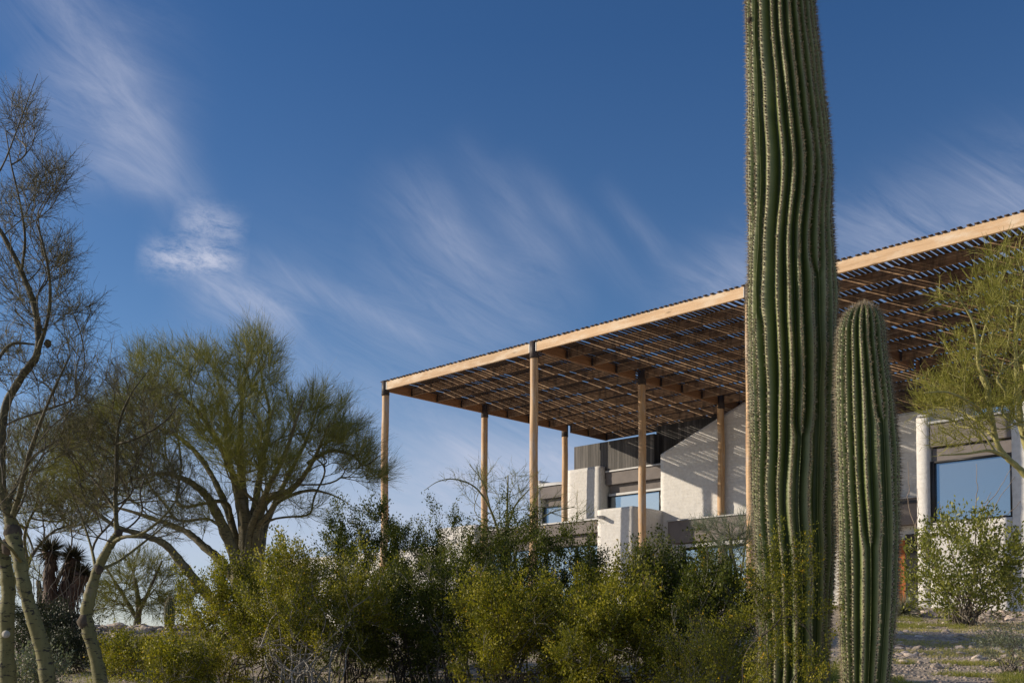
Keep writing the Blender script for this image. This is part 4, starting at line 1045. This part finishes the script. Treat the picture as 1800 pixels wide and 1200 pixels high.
# feathery sapling and bare sapling in front of the house
make_tree("palo_verde_sapling", "feathery grey green sapling in front of the roof ledge beside the giant saguaro", "tree", 15.5,
          [[(1300, 1120, 0, .03), (1296, 1020, 0, .025), (1285, 960, 0, .018), (1280, 920, 0, .01)], [(1298, 1040, 0, .02), (1270, 970, .2, .012), (1240, 925, .3, .006)], [(1298, 1040, 0, .02), (1310, 960, -.2, .012), (1318, 905, -.3, .006)]],
          [(1285, 950, 45, 42, .5, 4), (1245, 928, 32, 18, .3, 1.4), (1315, 930, 22, 35, .3, 1.6), (1280, 1000, 50, 40, .5, 2)], 210, M['bark_twig'], M['greyleaf'], dict(bm=M['bark_twig'], n=4, L=.20, W=.006, up=.3, out=.3, spread=.9, sub=4, ang=.6, subl=.5), rt=.002, twig_max=4, merge=True)
make_tree("palo_verde_sapling", "bare twiggy sapling arching over the bushes between the front log posts", "tree", 14.5,
          [[(880, 1130, 0, .035), (884, 1010, 0, .03), (890, 930, 0, .022), (892, 880, 0, .014), (893, 835, 0, .007)], [(884, 960, 0, .02), (862, 895, -.2, .015), (835, 856, -.3, .012), (800, 842, -.3, .009), (770, 846, -.3, .006), (745, 862, -.3, .003)], [(888, 940, 0, .016), (905, 890, .2, .012), (930, 860, .3, .007)],
           [(862, 895, -.2, .01), (850, 850, -.4, .007), (825, 815, -.4, .004)], [(890, 960, 0, .014), (960, 905, .2, .01), (1010, 890, .3, .005)]],
          [(880, 850, 60, 32, .6, 3), (930, 880, 70, 35, .5, 3), (820, 850, 50, 30, .4, 1.8), (1010, 900, 50, 28, .4, 1.4), (860, 910, 90, 30, .5, 2)], 130, M['bark_twig'], M['pv'], dict(bm=M['bark_twig'], n=2, L=.24, W=.0055, up=.25, out=.2, spread=1.1, sub=3, ang=.85, subl=.45, bend=.2), rt=.0022, jit=.2, twig_max=3, merge=True)

# dry whips
def whips(name, label, D, base, tips_px, mat, r, cat="plant"):
    b = at(base[0], base[1], D); b[2] = gz(b[0], b[1]); root = empty(name, tuple(b), label, cat)
    for (mx, my), (tx, ty) in tips_px:
        g = Geo(); p = b + RT * RNG.normal() * .06 + FW * RNG.normal() * .06
        dd = RNG.normal() * .3
        Q = catmull(np.array([p, at((base[0] + mx) / 2 + RNG.normal() * 3, (base[1] + my) / 2, D + dd * .3), at(mx, my, D + dd * .7), at((mx + tx) / 2 + RNG.normal() * 3, (my + ty) / 2, D + dd), at(tx, ty, D + dd)]), 5)
        Q[1:-1] += RNG.normal(size=Q[1:-1].shape) * .008
        limb_tube(g, Q, np.linspace(r, r * .35, len(Q)), 6, .1); g.build("stem", mat, root, True)
    return root
whips("dry_ocotillo", "long dry pale stems rising out of the leafy bush in front of the square window", 21.5, (1705, 1090), [((1600, 900), (1596, 812)), ((1610, 950), (1612, 858)), ((1715, 890), (1716, 815)), ((1730, 900), (1778, 822)), ((1735, 920), (1784, 838)), ((1722, 900), (1742, 864)), ((1655, 910), (1652, 885)), ((1748, 920), (1795, 880))], M['whip'], .012)
whips("dry_ocotillo", "cluster of dark leafless stems between the notched trunks at left", 13, (132, 1165), [((118, 1080), (104, 1015)), ((124, 1070), (122, 1000)), ((130, 1060), (134, 985)), ((136, 1080), (152, 1010)), ((140, 1090), (166, 1030)), ((112, 1090), (90, 1030)), ((128, 1080), (112, 985)), ((134, 1070), (146, 960)), ((145, 1100), (180, 1050)), ((120, 1100), (98, 1060)), ((138, 1075), (150, 1035))], M['stem_dk'], .009)
whips("dry_ocotillo", "dark arching stems leaning right behind the curving notched trunk", 15, (60, 1140), [((75, 1060), (130, 960)), ((80, 1070), (160, 990)), ((70, 1050), (95, 950)), ((60, 1050), (55, 960)), ((85, 1080), (190, 1030)), ((90, 1090), (210, 1060)), ((66, 1040), (80, 930))], M['stem_dk'], .010)

# yucca with three shaggy heads
def yucca():
    D = 20; b = at(92, 1100, D); b[2] = gz(b[0], b[1]) - .05
    root = empty("tree_yucca", tuple(b), "dark tree yucca with three spiky heads on shaggy brown trunks behind the left trunks", "tree")
    heads = [((88, 968), 34), ((129, 980), 30), ((146, 1008), 24)]
    for (hx, hy), rr in heads:
        t = at(hx, hy, D + RNG.normal() * .2); g = Geo()
        Q = catmull(np.array([b, b + (t - b) * .45 + np.array([0, 0, -.05]), b + (t - b) * .75 + np.array([0, 0, .0]), t]), 6)
        limb_tube(g, Q, np.linspace(.13, .12, len(Q)), 12, .5)
        k = 500; s = RNG.integers(0, len(Q), k); a = RNG.normal(size=(k, 3)); a = norm(a)
        ribbons(g, Q[s] + a * .10, Q[s] + a * .17 + np.array([0, 0, -.20]) * RNG.uniform(.5, 1.2, (k, 1)), .018, .004)
        g.build("trunk", M['yuccatrunk'], root)
        g = Geo(); n = 320; v = norm(RNG.normal(size=(n, 3)) + np.array([0, 0, .35])); L = rr * D / FPX
        ribbons(g, np.repeat(t[None], n, 0) + v * .05, t[None] + v * L * RNG.uniform(.8, 1.1, (n, 1)), .024, .003, RNG.random(n)); g.build("leaf_rosette", M['yucca'], root)
yucca()
def spoon():
    D = 24; b = at(1588, 1070, D); b[2] = gz(b[0], b[1])
    root = empty("desert_spoon", tuple(b), "spiky pale rosette plant low beside the orange panel", "plant")
    g = Geo(); n = 420; v = norm(RNG.normal(size=(n, 3)) * np.array([1, 1, .6]) + np.array([0, 0, .55])); c = np.array(b) + np.array([0, 0, .1])
    L = RNG.uniform(.45, .68, (n, 1)); m = c + v * L * .6; e = m + norm(v + np.array([0, 0, -.25])) * L * .4
    t = RNG.random(n); ribbons(g, np.repeat(c[None], n, 0), m, .016, .011, t); ribbons(g, m, e, .011, .002, t); g.build("leaves", M['spoon'], root)
spoon()

# rocks
def rock_mesh(seed, sub=2):
    bm = bmesh.new(); bmesh.ops.create_icosphere(bm, subdivisions=sub, radius=1); o = Vector((seed * 3.7, seed * 1.3, 0))
    rr = random.Random(seed); sq = [Vector((rr.uniform(-1, 1), rr.uniform(-1, 1), rr.uniform(-1, 1))).normalized() for _ in range(7)]
    for v in bm.verts:
        c = v.co.copy()
        for s in sq:
            d = c.dot(s)
            if d > .62: c -= s * (d - .62) * .85
        v.co = c * (1 + .16 * noise.noise(c * 1.7 + o)); v.co.z *= .62
    me = bpy.data.meshes.new("rock"); bm.to_mesh(me); bm.free(); me.materials.append(M['rock']); return me
RM = [rock_mesh(i) for i in range(8)]
def rock_at(px, D, s, label, group):
    p = at(px, 1144, D); z = gz(p[0], p[1])
    o = bpy.data.objects.new("rock", RM[random.randrange(8)]); col.objects.link(o)
    o.location = (p[0], p[1], z + s * .12); o.rotation_euler = (random.uniform(-.3, .3), random.uniform(-.3, .3), random.uniform(0, 6.28)); k = s
    o.scale = (k * random.uniform(.8, 1.3), k * random.uniform(.7, 1.1), k * random.uniform(.6, 1.0)); tag(o, label, "rock", group)
for i in range(70):
    rock_at(random.uniform(165, 345), random.uniform(16.5, 20.5), random.uniform(.06, .17), "pale rough rock lying on the stony rise between the left hand trees", "rocks on the left hand rise")
for i in range(130):
    rock_at(random.uniform(1570, 1815), 12 + 10 * random.random() ** 1.3, random.uniform(.03, .085), "pale stone lying in the dry grass right of the saguaros", "stones in the dry grass at right")
for i in range(16):
    rock_at(random.uniform(1572, 1640), random.uniform(24, 27), random.uniform(.12, .24), "rounded boulder in the row edging the bed by the white pier", "boulders edging the bed")
for i in range(34):
    rock_at(random.uniform(1660, 1810), random.uniform(23, 27.5), random.uniform(.06, .15), "pinkish stone in the gravel bed along the white wall", "stones along the white wall")
for i in range(40):
    rock_at(random.uniform(380, 1300), random.uniform(10.5, 15), random.uniform(.04, .10), "grey stone on the shaded ground beneath the bushes", "stones beneath the bushes")

# gravel and grass nobody could count
def gravel():
    g = Geo(); n = 15000
    ico = bmesh.new(); bmesh.ops.create_icosphere(ico, subdivisions=1, radius=1); iv = np.array([v.co[:] for v in ico.verts]); fi = np.array([[v.index for v in f.verts] for f in ico.faces]); ico.free()
    C = []; Sz = []
    for i in range(n):
        k = random.random()
        if k < .45: px, D = random.uniform(1560, 1820), random.uniform(10, 27)
        elif k < .75: px, D = random.uniform(150, 360), random.uniform(13, 21)
        else: px, D = random.uniform(-40, 1500), random.uniform(9, 18)
        p = at(px, 1144, D)
        if noise.noise(Vector((p[0] * 2.4, p[1] * 2.4, 5))) < -.25: continue
        p[2] = gz(p[0], p[1]); C.append(p); Sz.append(random.uniform(.008, .032))
    C = np.array(C); Sz = np.array(Sz); s3 = RNG.uniform(.5, 1.3, (len(C), 1, 3)) * Sz[:, None, None] * np.array([1, 1, .6])
    jit = 1 + RNG.normal(size=(len(C), len(iv), 1)) * .14
    V = (C[:, None] + iv[None] * s3 * jit).reshape(-1, 3); F = (np.arange(len(C)) * len(iv))[:, None, None] + fi[None]
    g.add(V, F.reshape(-1, 3)); o = g.build("gravel", M['rock']); tag(o, "loose pale gravel scattered over the desert ground", "gravel", kind="stuff")
gravel()
def grass():
    g = Geo(); C = []; T = []
    def patch(n, x0, x1, d0, d1, thr, tone, h):
        for i in range(n):
            D = d0 + (d1 - d0) * random.random(); p = at(random.uniform(x0, x1), 1144, D)
            if noise.noise(Vector((p[0] * 1.7, p[1] * 1.7, 1.5))) + .4 * noise.noise(Vector((p[0] * 5, p[1] * 5, 7))) < thr + .04: continue
            p[2] = gz(p[0], p[1]) - .005; C.append((p, h * random.uniform(.5, 1.3))); T.append(min(1, max(0, random.gauss(tone, .18))))
    patch(26000, 1555, 1825, 9, 12.6, -.02, .42, .055); patch(30000, 1560, 1825, 12.6, 22, .0, .78, .045); patch(9000, 1560, 1700, 20, 24, -.1, .3, .08)
    patch(15000, 160, 420, 11, 17, -.1, .45, .05); patch(14000, 380, 1320, 10, 15, -.05, .25, .06); patch(3000, -20, 160, 9, 14, -.1, .3, .06); patch(5000, 1440, 1480, 8, 12, -.5, .4, .09)
    P = np.array([c for c, h in C]); h = np.array([q for c, q in C]); d = norm(RNG.normal(size=P.shape) * .45 + np.array([0, 0, 1.0]))
    m = P + d * h[:, None] * .6; e = m + norm(d + RNG.normal(size=P.shape) * .35) * h[:, None] * .4
    t = np.array(T); ribbons(g, P, m, .0055, .004, t); ribbons(g, m, e, .004, .001, t)
    o = g.build("grass", M['grass']); tag(o, "short dry and green grass growing in patches on the ground", "grass", kind="stuff")
grass()
